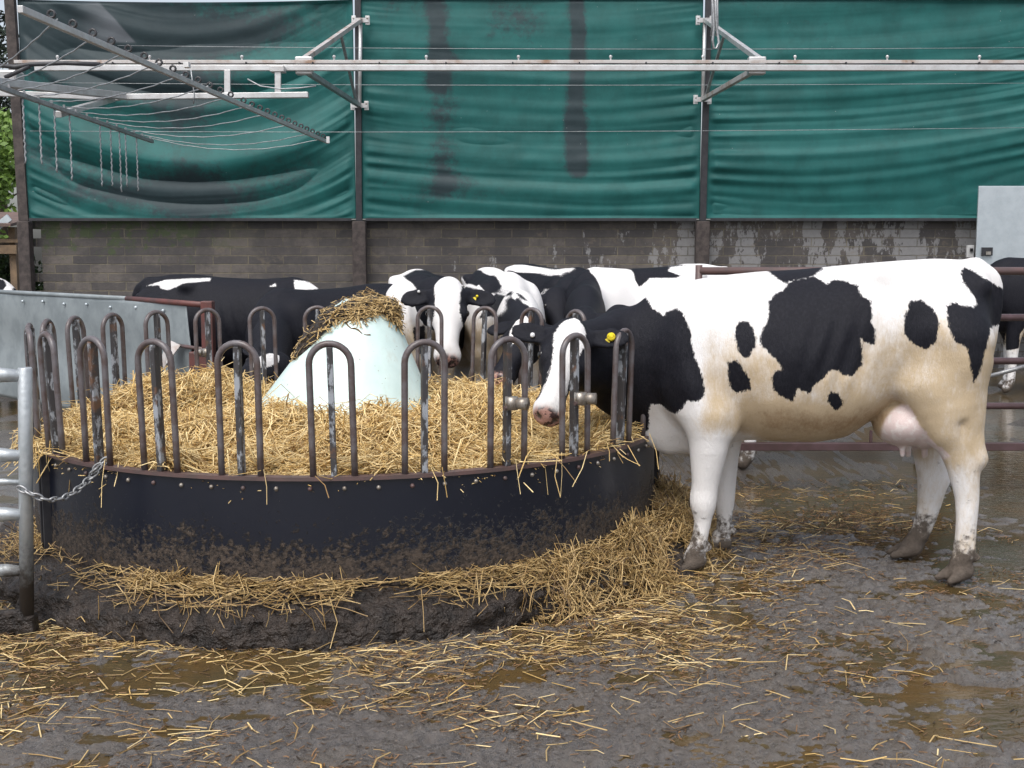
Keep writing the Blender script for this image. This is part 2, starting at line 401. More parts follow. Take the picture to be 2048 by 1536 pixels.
postx = [at(57, 440, YW)[0], at(721, 440, YW)[0], at(1402, 440, YW)[0], at(2082, 440, YW)[0]]
ztop_t = at(1000, 3, YW)[2]
plab = ['dark upright post at the left end of the block wall', 'dark upright post between the stained left sheet and middle sheet',
        'dark upright post between the middle sheet and the clean right sheet', 'dark upright post at the far right end of the green sheets']
for i, x in enumerate(postx):
    o = empty('wall_post', (x, YW - .12, 0))
    b = MB(); b.beam((0, 0, -.1), (0, 0, wtop - .02), .17 if i else .15, .14); b.build('lower_post', M['post'], o, bevel=.01)
    b = MB(); b.beam((0, .0, wtop - .015), (0 + (-.06 if i == 0 else .03), .0, ztop_t + .5), .075 if i else .12, .08); b.build('upper_post', M['post'] if i == 0 else M['blackstrip'], o)
    tag(o, plab[i], 'post', 'posts of the back wall')

def noise1(q, seed): return vn(q, np.zeros_like(q) + .37, seed)
def tarp(i, x0, x1, zlo, zhi):
    nu, nv = 260, 340
    s = np.linspace(0, 1, nu)[:, None] + np.zeros((1, nv)); t = np.zeros((nu, 1)) + np.linspace(0, 1, nv)[None, :]
    arch = 4 * s * (1 - s); edge = np.exp(-s / .10) + np.exp(-(1 - s) / .10)
    warp = .03 * vn(s * 3, t * 3, 60 + i)
    if i == 0:
        q = t + (.20 + .10 * t) * arch + warp; A = .05 + .04 * np.exp(-((t - .35) / .3) ** 2); fr = 8; fine = .03
    elif i == 1:
        q = t + .05 * arch + .13 * s * s * (1 - t) * .5 + warp; A = .02 + .085 * sstep(.7, .05, t) * (.3 + .7 * s); fr = 14; fine = .03
    else:
        q = t - .13 * s * s * sstep(0, .25, t) + warp + .02 * arch; A = .025 + .095 * sstep(.8, .12, t); fr = 15; fine = .034
    d = A * (noise1(q * fr, 3 + i) * 1.2 + .55 * noise1(q * fr * 2.3, 13 + i) * (.5 + edge))
    d = d + fine * edge * noise1(q * 38 + warp * 8, 23 + i) * sstep(1.0, .55, t) * 1.3 + .02 * fbm(s * 4, t * 6, 3, 70 + i)
    d = d + .06 * vn(s * 2.2, t * 2.0, 80 + i) + .007 * (.4 + edge) * noise1(q * 75 + 2 * vn(s * 5, t * 3, 88), 33 + i) * (.5 + vn(s * 4, t * 6, 93 + i))
    if i == 0:   # the broad hanging belly of the left sheet
        for c, a, sg, am in ((.30, .17, .075, -.08), (.50, .24, .06, .04), (.80, .15, .075, -.07), (.40, .21, .08, .05)):
            d = d + am * np.exp(-((t - c + a * (1 - (2 * s - 1.06) ** 2)) / sg) ** 2) * sstep(0, .2, s) * sstep(1.0, .75, s)
    ends = sstep(0, .03, s) * sstep(1, .97, s) * sstep(0, .02, t) * sstep(1, .98, t)
    X = x0 + (x1 - x0) * s; Z = zlo + (zhi - zlo) * t; Yy = YW - .08 - np.abs(d * ends + .03) * 1.25
    if i == 0: Z = Z - .035 * arch * sstep(.9, 1, t)
    px = (s, t)
    st = np.zeros_like(s); gr = np.zeros_like(s)
    if i == 0:
        def g(cs, ct, rs, rt): return np.exp(-((s - cs) / rs) ** 2 - ((t - ct) / rt) ** 2)
        sw = lambda c, a, w_: np.exp(-((t - c + a * (1 - (2 * s - 1.02) ** 2)) / w_) ** 2) * sstep(1.0, .78, s)
        st = .45 * sw(.33, .22, .10) + .8 * sw(1.02, .22, .075) * sstep(.98, .6, s) + .6 * sw(.78, .14, .07) * sstep(.85, .45, s) + .85 * g(.16, .82, .2, .2) + .95 * g(.5, .1, .12, .13) + .5 * g(.22, .12, .2, .05) + .65 * g(.48, .48, .1, .14) + .9 * g(.4, .93, .4, .14) + .5 * g(.3, .6, .3, .1) + .16
        e1 = sstep(.195, .2, s) ; e2 = sstep(0, .006, (.335 - .20 * (1 - t) * 0) - s + (t - .82) * -.55)
        gr = sstep(.80, .815, t) * sstep(.15, .30, s) * sstep(0, .008, .355 - (t - .80) * .55 - s) * .85
    if i == 1:
        def col(cs, w_, t0, t1): return np.exp(-((s - cs + .012 * fbm(t * 5, s * 0, 3, 4)) / (w_ * (1 + .9 * vn(t * 7, s * 0, 14)))) ** 2) * sstep(t0, t0 + .1, t) * sstep(t1, t1 - .05, t)
        st = 1.2 * (1.0 * col(.225, .035, .55, 1.2) + .55 * col(.24, .05, .05, .8) + 1.25 * col(.635, .026, .15, 1.2) + .5 * col(.635, .04, .14, .5) + .35 * np.exp(-((s - .22) / .25) ** 2 - ((t - .12) / .12) ** 2) + .5 * np.exp(-((s - .45) / .14) ** 2 - ((t - .92) / .12) ** 2) + .35 * np.exp(-((s - .12) / .1) ** 2 - ((t - .97) / .08) ** 2))
    if i == 2: st = .10 + .1 * sstep(.7, 1, t)
    V = np.stack([X, Yy, Z], -1).reshape(-1, 3); I = np.arange(nu * nv).reshape(nu, nv)
    Q = np.stack([I[:-1, :-1], I[1:, :-1], I[1:, 1:], I[:-1, 1:]], -1).reshape(-1, 4)
    o = np_mesh('windbreak_sheet', V, Q, M['tarp'], attrs={'stain': st.ravel(), 'grey': gr.ravel()})
    md = o.modifiers.new('solid', 'SOLIDIFY'); md.thickness = .004; md.offset = 1
    return o
tl = ['sagging green sheet stained dark grey, left of the three', 'middle green sheet with two dark vertical streaks', 'clean green sheet with tight horizontal folds at the right']
for i in range(3):
    o = tarp(i, postx[i] + .04, postx[i + 1] - .04, wtop + .012, ztop_t)
    tag(o, tl[i], 'tarpaulin', 'green windbreak sheets above the wall')
    b = MB(); b.beam((postx[i] + .09, YW - .19, wtop + .0), (postx[i + 1] - .09, YW - .19, wtop + .0), .03, .035); e = b.build('bottom_batten', M['blackstrip'], o)
    b = MB(); b.beam((postx[i], YW - .14, ztop_t + .08), (postx[i + 1], YW - .14, ztop_t + .08), .03, .16); b.build('top_batten', M['blackstrip'], o)

# thin horizontal wires in front of the sheets
for k, (y0, y1) in enumerate(((91, 95), (165, 166), (262, 255))):
    Yk = YW - .33
    b = MB(); a = at(235 if k == 0 else 60, y0, Yk); c = at(2075, y1, Yk)
    b.tube([a + (c - a) * t_ - np.array([0, 0, .03 * 4 * t_ * (1 - t_)]) for t_ in np.linspace(0, 1, 13)], .0032, 6)
    tag(b.build('fence_wire', M['wire'], smooth=True), ['topmost thin wire strung across the green sheets', 'thin wire across the sheets just under the overhead rail', 'lowest thin wire strung across the green sheets'][k], 'wire', 'wires across the green sheets')

# metal sheet at the right end and switch box
pa, pb = at(1957, 372, 14.3), at(2110, 372, 14.3); pz = at(1957, 560, 14.3)[2]
o = empty('metal_panel', (pa[0], 14.3, 0))
b = MB(); b.beam((0, 0, (pa[2] + pz) / 2 - .3), (pb[0] - pa[0], 0, (pa[2] + pz) / 2 - .3), .03, pa[2] - pz + .6); b.build('sheet', M['galv_bright'], o, bevel=.006)
c = at(1974, 503, 14.27)
b = MB(); b.box((c[0] - pa[0], -.03, c[2]), .13, .03, .10); h = b.build('latch_box', M['blackstrip'], o)
b = MB(); b.box((c[0] - pa[0] + .01, -.05, c[2] - .02), .06, .012, .04); b.build('latch', M['steel'], h)
tag(o, 'pale galvanised metal sheet standing at the right end of the wall', 'metal panel')
o = empty('switch_box', tuple(at(1940, 503, YW - .02)))
b = MB(); b.box((0, 0, 0), .09, .05, .16); b.build('casing', M['white'], o, bevel=.01)
b = MB(); b.box((.005, -.035, .02), .035, .02, .04); b.build('switch', M['black'], o)
tag(o, 'small white switch box fixed to the block wall', 'switch box')

# ------------------------------------------------------------------ overhead rails and brackets
YR = 11.0
o = empty('overhead_rail', tuple(at(1024, 132, YR)))
O = np.array(o.location)
def rel(p): return np.array(p) - O
zu, zl = rel(at(1024, 124, YR))[2], rel(at(1024, 137, YR))[2]
x0, x1 = rel(at(30, 132, YR))[0], rel(at(2300, 132, YR))[0]
b = MB(); b.beam((x0, 0, zu), (x1, 0, zu), .05, .030); b.build('upper_rail', M['rustrail'], o, bevel=.003)
b = MB(); b.beam((x0 + .2, -.03, zl), (x1, -.03, zl), .05, .052); b.build('lower_rail', M['galv_rail'], o, bevel=.004)
b = MB(); b.tube([(x, -.02, zu - .028 + .006 * math.sin(x * 2.1) - .006 * math.sin(x * 5)) for x in np.arange(x0, x1, .12)], .008, 6); b.build('cable', M['cable'], o, smooth=True)
for x in np.arange(x0 + .4, x1, .86):
    b = MB(); b.tube([(x, 0, zu + .014), (x, 0, zu + .045)], .008, 6); b.ball((x, 0, zu + .048), .016, 8, 5); b.build('rail_bolt', M['galv_rail'], o)
for x in np.arange(x0 + .3, x1, .62):
    b = MB(); b.beam((x, -.02, zu - .03), (x + .012, -.02, zu - .03), .062, .046); b.build('rail_clip', M['blackstrip'], o)
tag(o, 'long double steel rail running across in front of the green sheets', 'rail')

def bracket(pxp, side, label):
    Yp = YW - .2; top = at(pxp, 42, Yp); bot = at(pxp - (5 if side > 0 else 2), 212 if side < 0 else 200, Yp)
    o = empty('rail_bracket', tuple(top)); T = top
    rl = lambda p: np.array(p) - T
    for q in (top, bot):
        p = empty('clamp_plate', tuple(rl(q)), 0, o)
        for sx in (-1, 1): b = MB(); b.box((.085 * sx, -.03, 0), .055, .03, .11); b.build('plate', M['galv_rail'], p, bevel=.004)
        b = MB(); b.box((0, -.05, 0), .20, .018, .055); b.build('strap', M['galv_rail'], p)
        for sx in (-1, 1): b = MB(); b.ball((sx * .085, -.055, .02), .013, 8, 5); b.build('bolt', M['steel'], p, smooth=True)
    b = MB(); b.tube([rl(top + np.array([0, -.04, 0])), rl(bot + np.array([0, -.04, 0]))], .024, 10); b.build('upright', M['galv_rail'], o, smooth=True)
    ex = 605 if side < 0 else 1522
    e1 = at(ex, 121, YR + .03); e2 = at(ex + (8 if side < 0 else -18), 143, YR + .03)
    b = MB(); b.beam(rl(top + np.array([0, -.06, 0])), rl(e1), .05, .05); b.build('upper_strut', M['rustrail'] if side < 0 else M['galv_rail'], o, bevel=.003)
    b = MB(); b.beam(rl(bot + np.array([0, -.06, 0])), rl(e2), .05, .05); b.build('lower_strut', M['galv_dark'] if side < 0 else M['rustrail'], o, bevel=.003)
    m_ = top * .6 + e1 * .4
    b = MB(); b.beam(rl(m_ + np.array([0, 0, -.03])), rl(bot + np.array([.03 * side, -.08, .02])), .03, .03); b.build('brace', M['galv_dark'], o)
    b = MB(); b.box(rl(e1 * .5 + e2 * .5), .16, .10, .16); b.build('rail_shoe', M['galv_rail'], o, bevel=.01)
    tag(o, label, 'bracket', 'brackets holding the overhead rail')
bracket(722, -1, 'triangular steel bracket holding the rail off the post by the stained sheet')
bracket(1409, 1, 'triangular steel bracket holding the rail off the post by the clean right sheet')
# looped cable hanging by the right bracket
b = MB(); pts = [(1422, -40), (1426, 20), (1428, 55), (1425, 80), (1427, 97), (1433, 97), (1438, 85), (1434, 60), (1431, 25), (1430, -40)]
b.tube([at(x, y, 12.6) for x, y in pts], .014, 8)
for x in (1424, 1434): b.tube([at(x, -40, 12.7), at(x + 1, 50, 12.7), at(x - 2, 72, 12.7)], .012, 8)
tag(b.build('hanging_cable', M['galv_dark'], smooth=True), 'grey looped cable hanging beside the right bracket', 'cable')

# ------------------------------------------------------------------ backing gate (booms, wires, danglers) top left
g = empty('backing_gate', tuple(at(300, 190, 10.6))); T = np.array(g.location); rl = lambda p: np.array(p) - T
hz = 2.60
def onh(px, py, z=hz):
    d = ray(px, py); return CAM + d * ((z - CAM_H) / d[2])
A0, A1 = onh(40, 18), onh(655, 284); B0, B1 = onh(-70, 150), onh(305, 283)
b = MB(); b.beam(rl(A0), rl(A1), .028, .034); bo = b.build('boom', M['galv_rail'], g, bevel=.003)
b = MB(); b.beam(rl(B0), rl(B1), .030, .034); bo2 = b.build('boom', M['galv_dark'], g, bevel=.003)
for t_ in list(np.linspace(.05, .5, 13)) + list(np.linspace(.55, .97, 13)):
    p = rl(A0 + (A1 - A0) * t_) + np.array([0, 0, .036])
    b = MB(); rad = .018
    b.tube([p + np.array([math.cos(a) * rad, 0, math.sin(a) * rad + .005]) for a in np.linspace(0, 2 * math.pi, 9)[:-1]], .0075, 6, closed=True)
    b.tube([p + np.array([0, 0, -.03]), p + np.array([0, 0, -.012])], .006, 6)
    b.build('insulator', M['black'], bo, smooth=True)
for t_ in np.linspace(.1, .98, 15):
    p = rl(B0 + (B1 - B0) * t_) + np.array([0, 0, .03]); b = MB(); b.tube([p - np.array([0, 0, .012]), p + np.array([0, 0, .012])], .009, 6); b.build('insulator', M['galv_dark'], bo2)
for t_ in (.06, .13, .2, .27, .34, .42, .50, .58, .66, .78, .90, .98):
    a = rl(A0 + (A1 - A0) * t_) + np.array([0, 0, .03]); c = rl(B0 + (B1 - B0) * t_) + np.array([0, 0, .03])
    sg = .02 + .10 * t_
    b = MB(); b.tube([a + (c - a) * q - np.array([0, 0, sg * 4 * q * (1 - q) + .003 * math.sin(q * 40)]) for q in np.linspace(0, 1, 22)], .0042, 6); b.build('wire', M['wire'], g, smooth=True)
for px, y1 in ((75, 350), (107, 345), (136, 352), (165, 358), (223, 348), (243, 342), (260, 348), (272, 330), (293, 335)):
    # point on boom B that shows at this place
    best = min(np.linspace(0, 1, 400), key=lambda q: abs((B0 + (B1 - B0) * q)[0] / (B0 + (B1 - B0) * q)[1] - (px - 1024) / FPX * 1.01))
    p = B0 + (B1 - B0) * best; L = (y1 - 245) / FPX * p[1] + .1
    b = MB(); n_ = int(L / .02)
    b.tube([rl(p) + np.array([.004 * math.sin(i * 2.4), .004 * math.cos(i * 2.4), -.02 * i - .02]) for i in range(n_)], [.0055 + .002 * (i % 2) for i in range(n_)], 6)
    b.build('dangler', M['wire'], g, smooth=True)
# carriage hung from the rail
c0, c1 = at(235, 194, YR - .15), at(617, 190, YR - .15)
b = MB(); b.beam(rl(c0), rl(c1), .06, .05); b.build('carriage_beam', M['galv_rail'], g, bevel=.004)
for px in (455, 556):
    b = MB(); b.beam(rl(at(px, 140, YR - .15)), rl(at(px, 188, YR - .15)), .055, .03, (0, 1, 0)); b.build('hanger', M['galv_rail'], g, bevel=.003)
b = MB(); b.box(rl(at(556, 139, YR - .12)), .13, .12, .055); b.build('roller_housing', M['galv_rail'], g, bevel=.005)
e = at(-60, 158, 8.6)
b = MB(); b.beam(rl(e), rl(at(245, 192, YR - .22)), .085, .06); b.build('pivot_arm', M['galv_rail'], g, bevel=.004)
b = MB(); b.beam(rl(at(-20, 186, YR - .4)), rl(at(240, 196, YR - .1)), .05, .05); b.build('pivot_arm', M['galv_rail'], g, bevel=.004)
b = MB(); b.beam(rl(onh(116, 221) - np.array([0, 0, .03])), rl(at(225, 198, YR - .2)), .05, .05); b.build('stay', M['galv_rail'], g, bevel=.004)
b = MB(); b.box(rl(at(18, 160, YR - .1)), .22, .2, .16); b.build('motor_box', M['galv_rail'], g, bevel=.02)
b = MB(); b.box(rl(at(374, 130, 6.86)), .03, .05, .03); b.build('joint_sleeve', M['white'], g)
b = MB(); b.beam(rl(at(656, 273, 11.3)), rl(at(656, 286, 11.3)), .03, .03); b.build('end_cap', M['white'], g)
b = MB(); b.tube([rl(at(*p, YR - .3)) for p in ((-30, 128), (30, 134), (60, 129), (130, 126), (200, 129))], .02, 8); b.build('cable', M['cable'], g, smooth=True)
b = MB(); b.tube([rl(at(*p, YR - .3)) for p in ((10, 155), (30, 146), (60, 132))], .02, 8); b.build('cable', M['cable'], g, smooth=True)
b = MB(); b.tube([rl(at(*p, YR - .25)) for p in ((495, 158), (520, 172), (560, 178), (600, 176), (632, 172))], .007, 6); b.build('chain', M['wire'], g, smooth=True)
b = MB(); b.tube([rl(at(*p, YR - .25)) for p in ((382, 140), (385, 165), (389, 190), (387, 208))], .006, 6); b.build('chain', M['wire'], g, smooth=True)
tag(g, 'overhead backing gate of two steel booms with wires and hanging chains', 'gate')

# ------------------------------------------------------------------ ring feeder
fd = empty('ring_feeder', (RC[0], RC[1], 0))
def ring_loft(name, prof, mat, n=240, parent=fd, jit=None, p0=0, p1=2 * math.pi, closed_prof=True, smooth=True, attrs=None):
    full = abs(p1 - p0 - 2 * math.pi) < 1e-6
    ph = np.linspace(p0, p1, n, endpoint=not full); P = np.array(prof, float); m = len(P)
    r = P[None, :, 0] + np.zeros((n, 1)); z = P[None, :, 1] + np.zeros((n, 1)); PH = ph[:, None] + np.zeros((1, m))
    if jit: r, z = jit(PH, r, z)
    V = np.stack([r * np.sin(PH), -r * np.cos(PH), z], -1).reshape(-1, 3); I = np.arange(n * m).reshape(n, m)
    if full: I = np.concatenate([I, I[:1]], 0)
    if closed_prof: I = np.concatenate([I, I[:, :1]], 1)
    Q = np.stack([I[:-1, :-1], I[1:, :-1], I[1:, 1:], I[:-1, 1:]], -1).reshape(-1, 4)
    return np_mesh(name, V, Q, mat, parent, smooth)
pn = ring_loft('panel', [(RR - .006, .0), (RR + .006, .0), (RR + .006, RIMZ - .004), (RR - .006, RIMZ - .004)], M['panel'], smooth=False)
pn.data.polygons.foreach_set('use_smooth', np.ones(len(pn.data.polygons), dtype=bool))
md = pn.modifiers.new('e', 'EDGE_SPLIT'); md.split_angle = R(40)
rm = ring_loft('rim', [(RR - .028, RIMZ - .003), (RR + .018, RIMZ - .003), (RR + .018, RIMZ + .012), (RR - .028, RIMZ + .012)], M['redrust'])
rm.modifiers.new('e', 'EDGE_SPLIT').split_angle = R(40)
def sk(PH, r, z):
    k = np.arange(r.shape[1])[None, :]
    PW = (PH + math.pi) % (2 * math.pi) - math.pi
    r = RR + (r - RR) * np.interp(PW, [-3.2, -.25, .6, 3.2], [1.0, 1.0, .62, .62])
    d = .035 * fbm(PH * 14, k * .7, 4, 3, .65) + .02 * vn(PH * 40, k * 1.6, 8)
    return r + d * (k > 0) * 1.2, z + .8 * (.03 * fbm(PH * 11, k * .5 + 4, 4, 11, .65) + .012 * vn(PH * 55, k * 2, 12)) * ((k > 0) & (k < 12))
ring_loft('base_skirt', [(RR + .0, .175), (RR + .04, .165), (RR + .08, .152), (RR + .12, .142), (RR + .16, .132), (RR + .19, .118), (RR + .215, .10), (RR + .23, .08), (RR + .237, .055), (RR + .24, .03), (RR + .243, .0), (RR + .245, -.03), (RR, -.03)], M['mudclod'], n=900, jit=sk)
for k in range(74):
    ph = 2 * math.pi * (k + .3) / 74; x, y = (RR + .008) * math.sin(ph), -(RR + .008) * math.cos(ph)
    b = MB(); b.ball((x, y, RIMZ - .035), .0095, 8, 5); b.build('bolt', M['steel'] if k % 3 else M['redrust'], pn, smooth=True)
TIP = math.tan(R(1.6))
for k in range(NH):
    ph = .087 + 2 * math.pi * k / NH; ph += random.uniform(-.006, .006) + .075 * float(sstep(.1, -.6, math.cos(ph)))
    er = np.array([math.sin(ph), -math.cos(ph), 0]); et = np.array([math.cos(ph), math.sin(ph), 0]); base = er * (RR - .006)
    hw = .080; top = TOPZ - .0135; leanx = random.uniform(-.012, .012); lt = TIP + random.uniform(-.012, .012)
    def P(s_, z_): return base + et * (s_ + leanx * (z_ - RIMZ) * 2) + er * (z_ - RIMZ) * lt + np.array([0, 0, z_])
    pts = [P(-hw, RIMZ + .012 + (top - hw - RIMZ - .012) * q) for q in np.linspace(0, 1, 5)]
    pts += [P(-hw * math.cos(a), top - hw + hw * math.sin(a)) for a in np.linspace(0, math.pi, 14)[1:-1]]
    pts += [P(hw, RIMZ + .012 + (top - hw - RIMZ - .012) * q) for q in np.linspace(1, 0, 5)]
    b = MB(); b.tube(pts, .0132, 12); hp = b.build('hoop', M['hoop'], fd, smooth=True)
    b = MB(); a_, c_ = P(0, RIMZ + .012), P(0, top - .012); a_, c_ = a_ - er * .006, c_ - er * .004
    b.beam(a_, c_, .023, .036, tuple(er)); b.build('centre_bar', M['flaky'], hp, bevel=.003)
    if k in (2, 3, 16):
        c = P(0, .875 if k == 2 else .865) + er * .03
        cp = empty('coupling', tuple(c), 0, hp)
        b = MB(); b.tube([np.array([0, 0, -.026]), np.array([0, 0, .026])], .027, 14); b.build('clamp', M['steel'], cp, smooth=True)
        q0 = et * .016 + er * .01; q1 = et * .042 + er * .052
        b = MB(); nseg = 16
        b.tube([q0, q1, q1 + (q1 - q0) * .01, q1 - (q1 - q0) * .35], [.024, .025, .018, .016], nseg); b.build('socket', M['steel'], cp, smooth=True)
        b = MB(); b.tube([np.array([0, 0, -.018]) - et * .035, np.array([0, 0, -.018]) + et * .03], .009, 8); b.build('pin', M['redrust'], cp)
# bolted joints of the ring sections
for ph in (-.90, 1.56):
    for s_ in (-1, 1):
        p = ph + s_ * .013; x, y = math.sin(p), -math.cos(p)
        b = MB(); b.beam(((RR + .008) * x, (RR + .008) * y, .12), ((RR + .008) * x, (RR + .008) * y, RIMZ - .005), .012, .06, (x, y, 0)); b.build('joint_flange', M['blackstrip'], fd)
# cone
def cone():
    n, m = 72, 40; z = np.linspace(.08, 1.245, m); V = []
    cxs = np.interp(z, [.08, .69, 1.16, 1.25], [-.90, -.865, -.775, -.755]) - RC[0]
    rs = np.interp(z, [.08, .45, .69, 1.16, 1.225, 1.245], [.80, .61, .455, .178, .138, .10])
    for i in range(m):
        for k in range(n):
            a = 2 * math.pi * k / n; rr = rs[i] * (1 + .012 * math.sin(3 * a + z[i] * 4) + .02 * float(vn(np.array(a * 1.0), np.array(z[i] * 3), 5)))
            V.append((cxs[i] + rr * math.cos(a), rr * math.sin(a), z[i]))
    V.append((cxs[-1], 0, 1.25)); V = np.array(V); I = np.arange(n * m).reshape(m, n); I = np.concatenate([I, I[:, :1]], 1)
    Q = np.stack([I[:-1, :-1], I[:-1, 1:], I[1:, 1:], I[1:, :-1]], -1).reshape(-1, 4)
    Qc = np.array([[n * m, I[-1, k], I[-1, k + 1], n * m] for k in range(n)])[:, :3]
    o = np_mesh('centre_cone', V, Q, M['cone'], fd)
    # seam crack down the front
    b = MB(); pts = []
    for t_ in np.linspace(0, 1, 9):
        zz = 1.135 - .07 * t_; rr = np.interp(zz, z, rs); cx = np.interp(zz, z, cxs); a = math.radians(-110 + 42 * t_)
        pts.append((cx + (rr + .002) * math.cos(a), (rr + .002) * math.sin(a), zz + .008 * math.sin(t_ * 14)))
    b.tube(pts, .004, 5); b.build('seam_crack', M['strawbase'], o)
    return z, cxs + RC[0], rs
CZ, CXS, CRS = cone()
tag(fd, 'round black-sided hay feeder ring with upright hoops and a pale centre cone', 'hay feeder')

# ------------------------------------------------------------------ straw
def blades(P, D, L, rad, bend=.15, rng=RNG, sag=0.0):
    N = len(P); D = D / np.linalg.norm(D, axis=1, keepdims=True)
    ref = np.where(np.abs(D[:, 2:3]) < .9, np.array([[0, 0, 1.]]), np.array([[1., 0, 0]]))
    X = np.cross(D, ref); X /= np.linalg.norm(X, axis=1, keepdims=True); Y = np.cross(X, D)
    th = rng.random(N) * 2 * math.pi; bx = X * np.cos(th)[:, None] + Y * np.sin(th)[:, None]
    bb = (rng.standard_normal(N) * bend * L)[:, None]
    Vs = []
    for t in (-.5, .0, .5):
        c = P + D * (L * t)[:, None] + bx * bb * (0 if t else 1)
        for k in range(3):
            a = th + 2 * math.pi * k / 3
            e = np.array([1.25, 1.25])[0]
            Vs.append(c + (X * np.cos(a)[:, None] * 1.35 + Y * np.sin(a)[:, None] * .75) * np.asarray(rad).reshape(-1, 1))
    V = np.stack(Vs, 1).reshape(-1, 3); base = (np.arange(N) * 9)[:, None, None]
    q = np.array([[s * 3 + k, s * 3 + (k + 1) % 3, s * 3 + 3 + (k + 1) % 3, s * 3 + 3 + k] for s in range(2) for k in range(3)])
    return V, (base + q[None]).reshape(-1, 4)

def two_mats(name, V1, Q1, m1, V2, Q2, m2):
    V = np.concatenate([V1, V2]); Q = np.concatenate([Q1, Q2 + len(V1)])
    o = np_mesh(name, V, Q, m1); o.data.materials.append(m2)
    mi = np.zeros(len(Q), dtype=np.int32); mi[len(Q1):] = 1; o.data.polygons.foreach_set('material_index', mi)
    return o

def grid_q(nx, ny):
    I = np.arange(nx * ny).reshape(nx, ny); return np.stack([I[:-1, :-1], I[1:, :-1], I[1:, 1:], I[:-1, 1:]], -1).reshape(-1, 4)

def dirs(N, tilt=.25, rng=RNG, bias=None):
    a = rng.random(N) * 2 * math.pi
    d = np.stack([np.cos(a), np.sin(a), rng.standard_normal(N) * tilt], 1)
    return d

MND = gnd(330, 700, .84)
def hstraw(x, y):
    r = np.hypot(x - RC[0], y - RC[1])
    h = .600 + .075 * sstep(RR, .55, r)
    h = h + .10 * np.exp(-(((x + 1.72) / .40) ** 2 + ((y - 6.25) / .42) ** 2)) - .11 * np.exp(-(((x + 1.5) / .26) ** 2 + ((y - 5.80) / .13) ** 2))
    h = h + .05 * np.exp(-(((x + .45) / .35) ** 2 + ((y - 5.3) / .3) ** 2)) + .03 * np.exp(-(((x + 1.95) / .25) ** 2 + ((y - 5.1) / .25) ** 2))
    h = h - .05 * sstep(6.3, 7.2, y) - .05 * np.exp(-(((x + .85) / .5) ** 2 + ((y - 5.55) / .25) ** 2))
    return h + .09 * fbm(x * 2.6, y * 2.6, 3, 21) + .06 * vn(x * 8, y * 8, 22)
n_ = 90; rr = np.linspace(0.02, RR - .03, 60); pp = np.linspace(0, 2 * math.pi, 181)
RRg, PPg = np.meshgrid(rr, pp, indexing='ij'); xs = RC[0] + RRg * np.sin(PPg); ys = RC[1] - RRg * np.cos(PPg)
V1 = np.stack([xs, ys, hstraw(xs, ys) - .03], -1).reshape(-1, 3); Q1 = grid_q(60, 181)
N = 56000
r_ = (RR - .04) * np.sqrt(RNG.random(N)); p_ = RNG.random(N) * 2 * math.pi
x = RC[0] + r_ * np.sin(p_); y = RC[1] - r_ * np.cos(p_)
keep = (y < 6.5) | (RNG.random(N) < .45); x, y = x[keep], y[keep]; N = len(x)
eps = .03; sx = (hstraw(x + eps, y) - hstraw(x - eps, y)) / (2 * eps); sy = (hstraw(x, y + eps) - hstraw(x, y - eps)) / (2 * eps)
fa = 6.5 * fbm(x * 1.7, y * 1.7, 2, 61) + RNG.normal(0, .85, N); D = np.stack([np.cos(fa), np.sin(fa), RNG.standard_normal(N) * .27], 1); D[:, 2] += np.clip(D[:, 0] * sx + D[:, 1] * sy, -1, 1)
L = RNG.uniform(.09, .32, N) * np.where(RNG.random(N) < .12, 1.3, 1); rad = RNG.uniform(.0013, .0030, N)
rim_d = RR - np.hypot(x - RC[0], y - RC[1]); L = np.where(rim_d < .1, np.minimum(L, .12), L)
P = np.stack([x, y, hstraw(x, y) + RNG.uniform(-.035, .03, N)], 1)
V2, Q2 = blades(P, D, L, rad, .15)
tag(two_mats('straw_bed', V1, Q1, M['strawbase'], V2, Q2, M['straw']), 'loose golden straw filling the round feeder', 'straw', kind='stuff')

# straw hanging over the rim
Pl, Dl, Ll = [], [], []
for ph0, n0, spread in ((-.98, 130, .17), (-1.2, 60, .1), (.62, 14, .10), (.95, 14, .06), (.80, 5, .1), (-.62, 7, .2), (-.3, 5, .3), (.2, 4, .3), (1.1, 6, .05)):
    for _ in range(n0):
        ph = ph0 + random.gauss(0, spread * .6); x_, y_ = ring_xy(ph, RR + random.uniform(-.05, .05))
        hang = random.random() < .35
        er = np.array([math.sin(ph), -math.cos(ph), 0])
        d = (er * random.uniform(.2, 1) + np.array([random.gauss(0, .3), random.gauss(0, .3), -random.uniform(.3, 2.2)])) if hang else np.array([random.gauss(0, 1), random.gauss(0, 1), random.gauss(0, .15)])
        l_ = random.uniform(.07, .2); zc = RIMZ + .02 + random.uniform(0, .02) - (l_ * .35 if hang else 0)
        p_ = np.array([x_, y_, zc]) + (er * .055 if hang else 0); Pl.append(p_); Dl.append(d); Ll.append(l_)
Vb, Qb = blades(np.array(Pl), np.array(Dl), np.array(Ll), RNG.uniform(.0016, .003, len(Pl)), .12)
tag(np_mesh('straw_tufts', Vb, Qb, M['straw']), 'straw tufts trailing over the rim of the feeder', 'straw', kind='stuff')

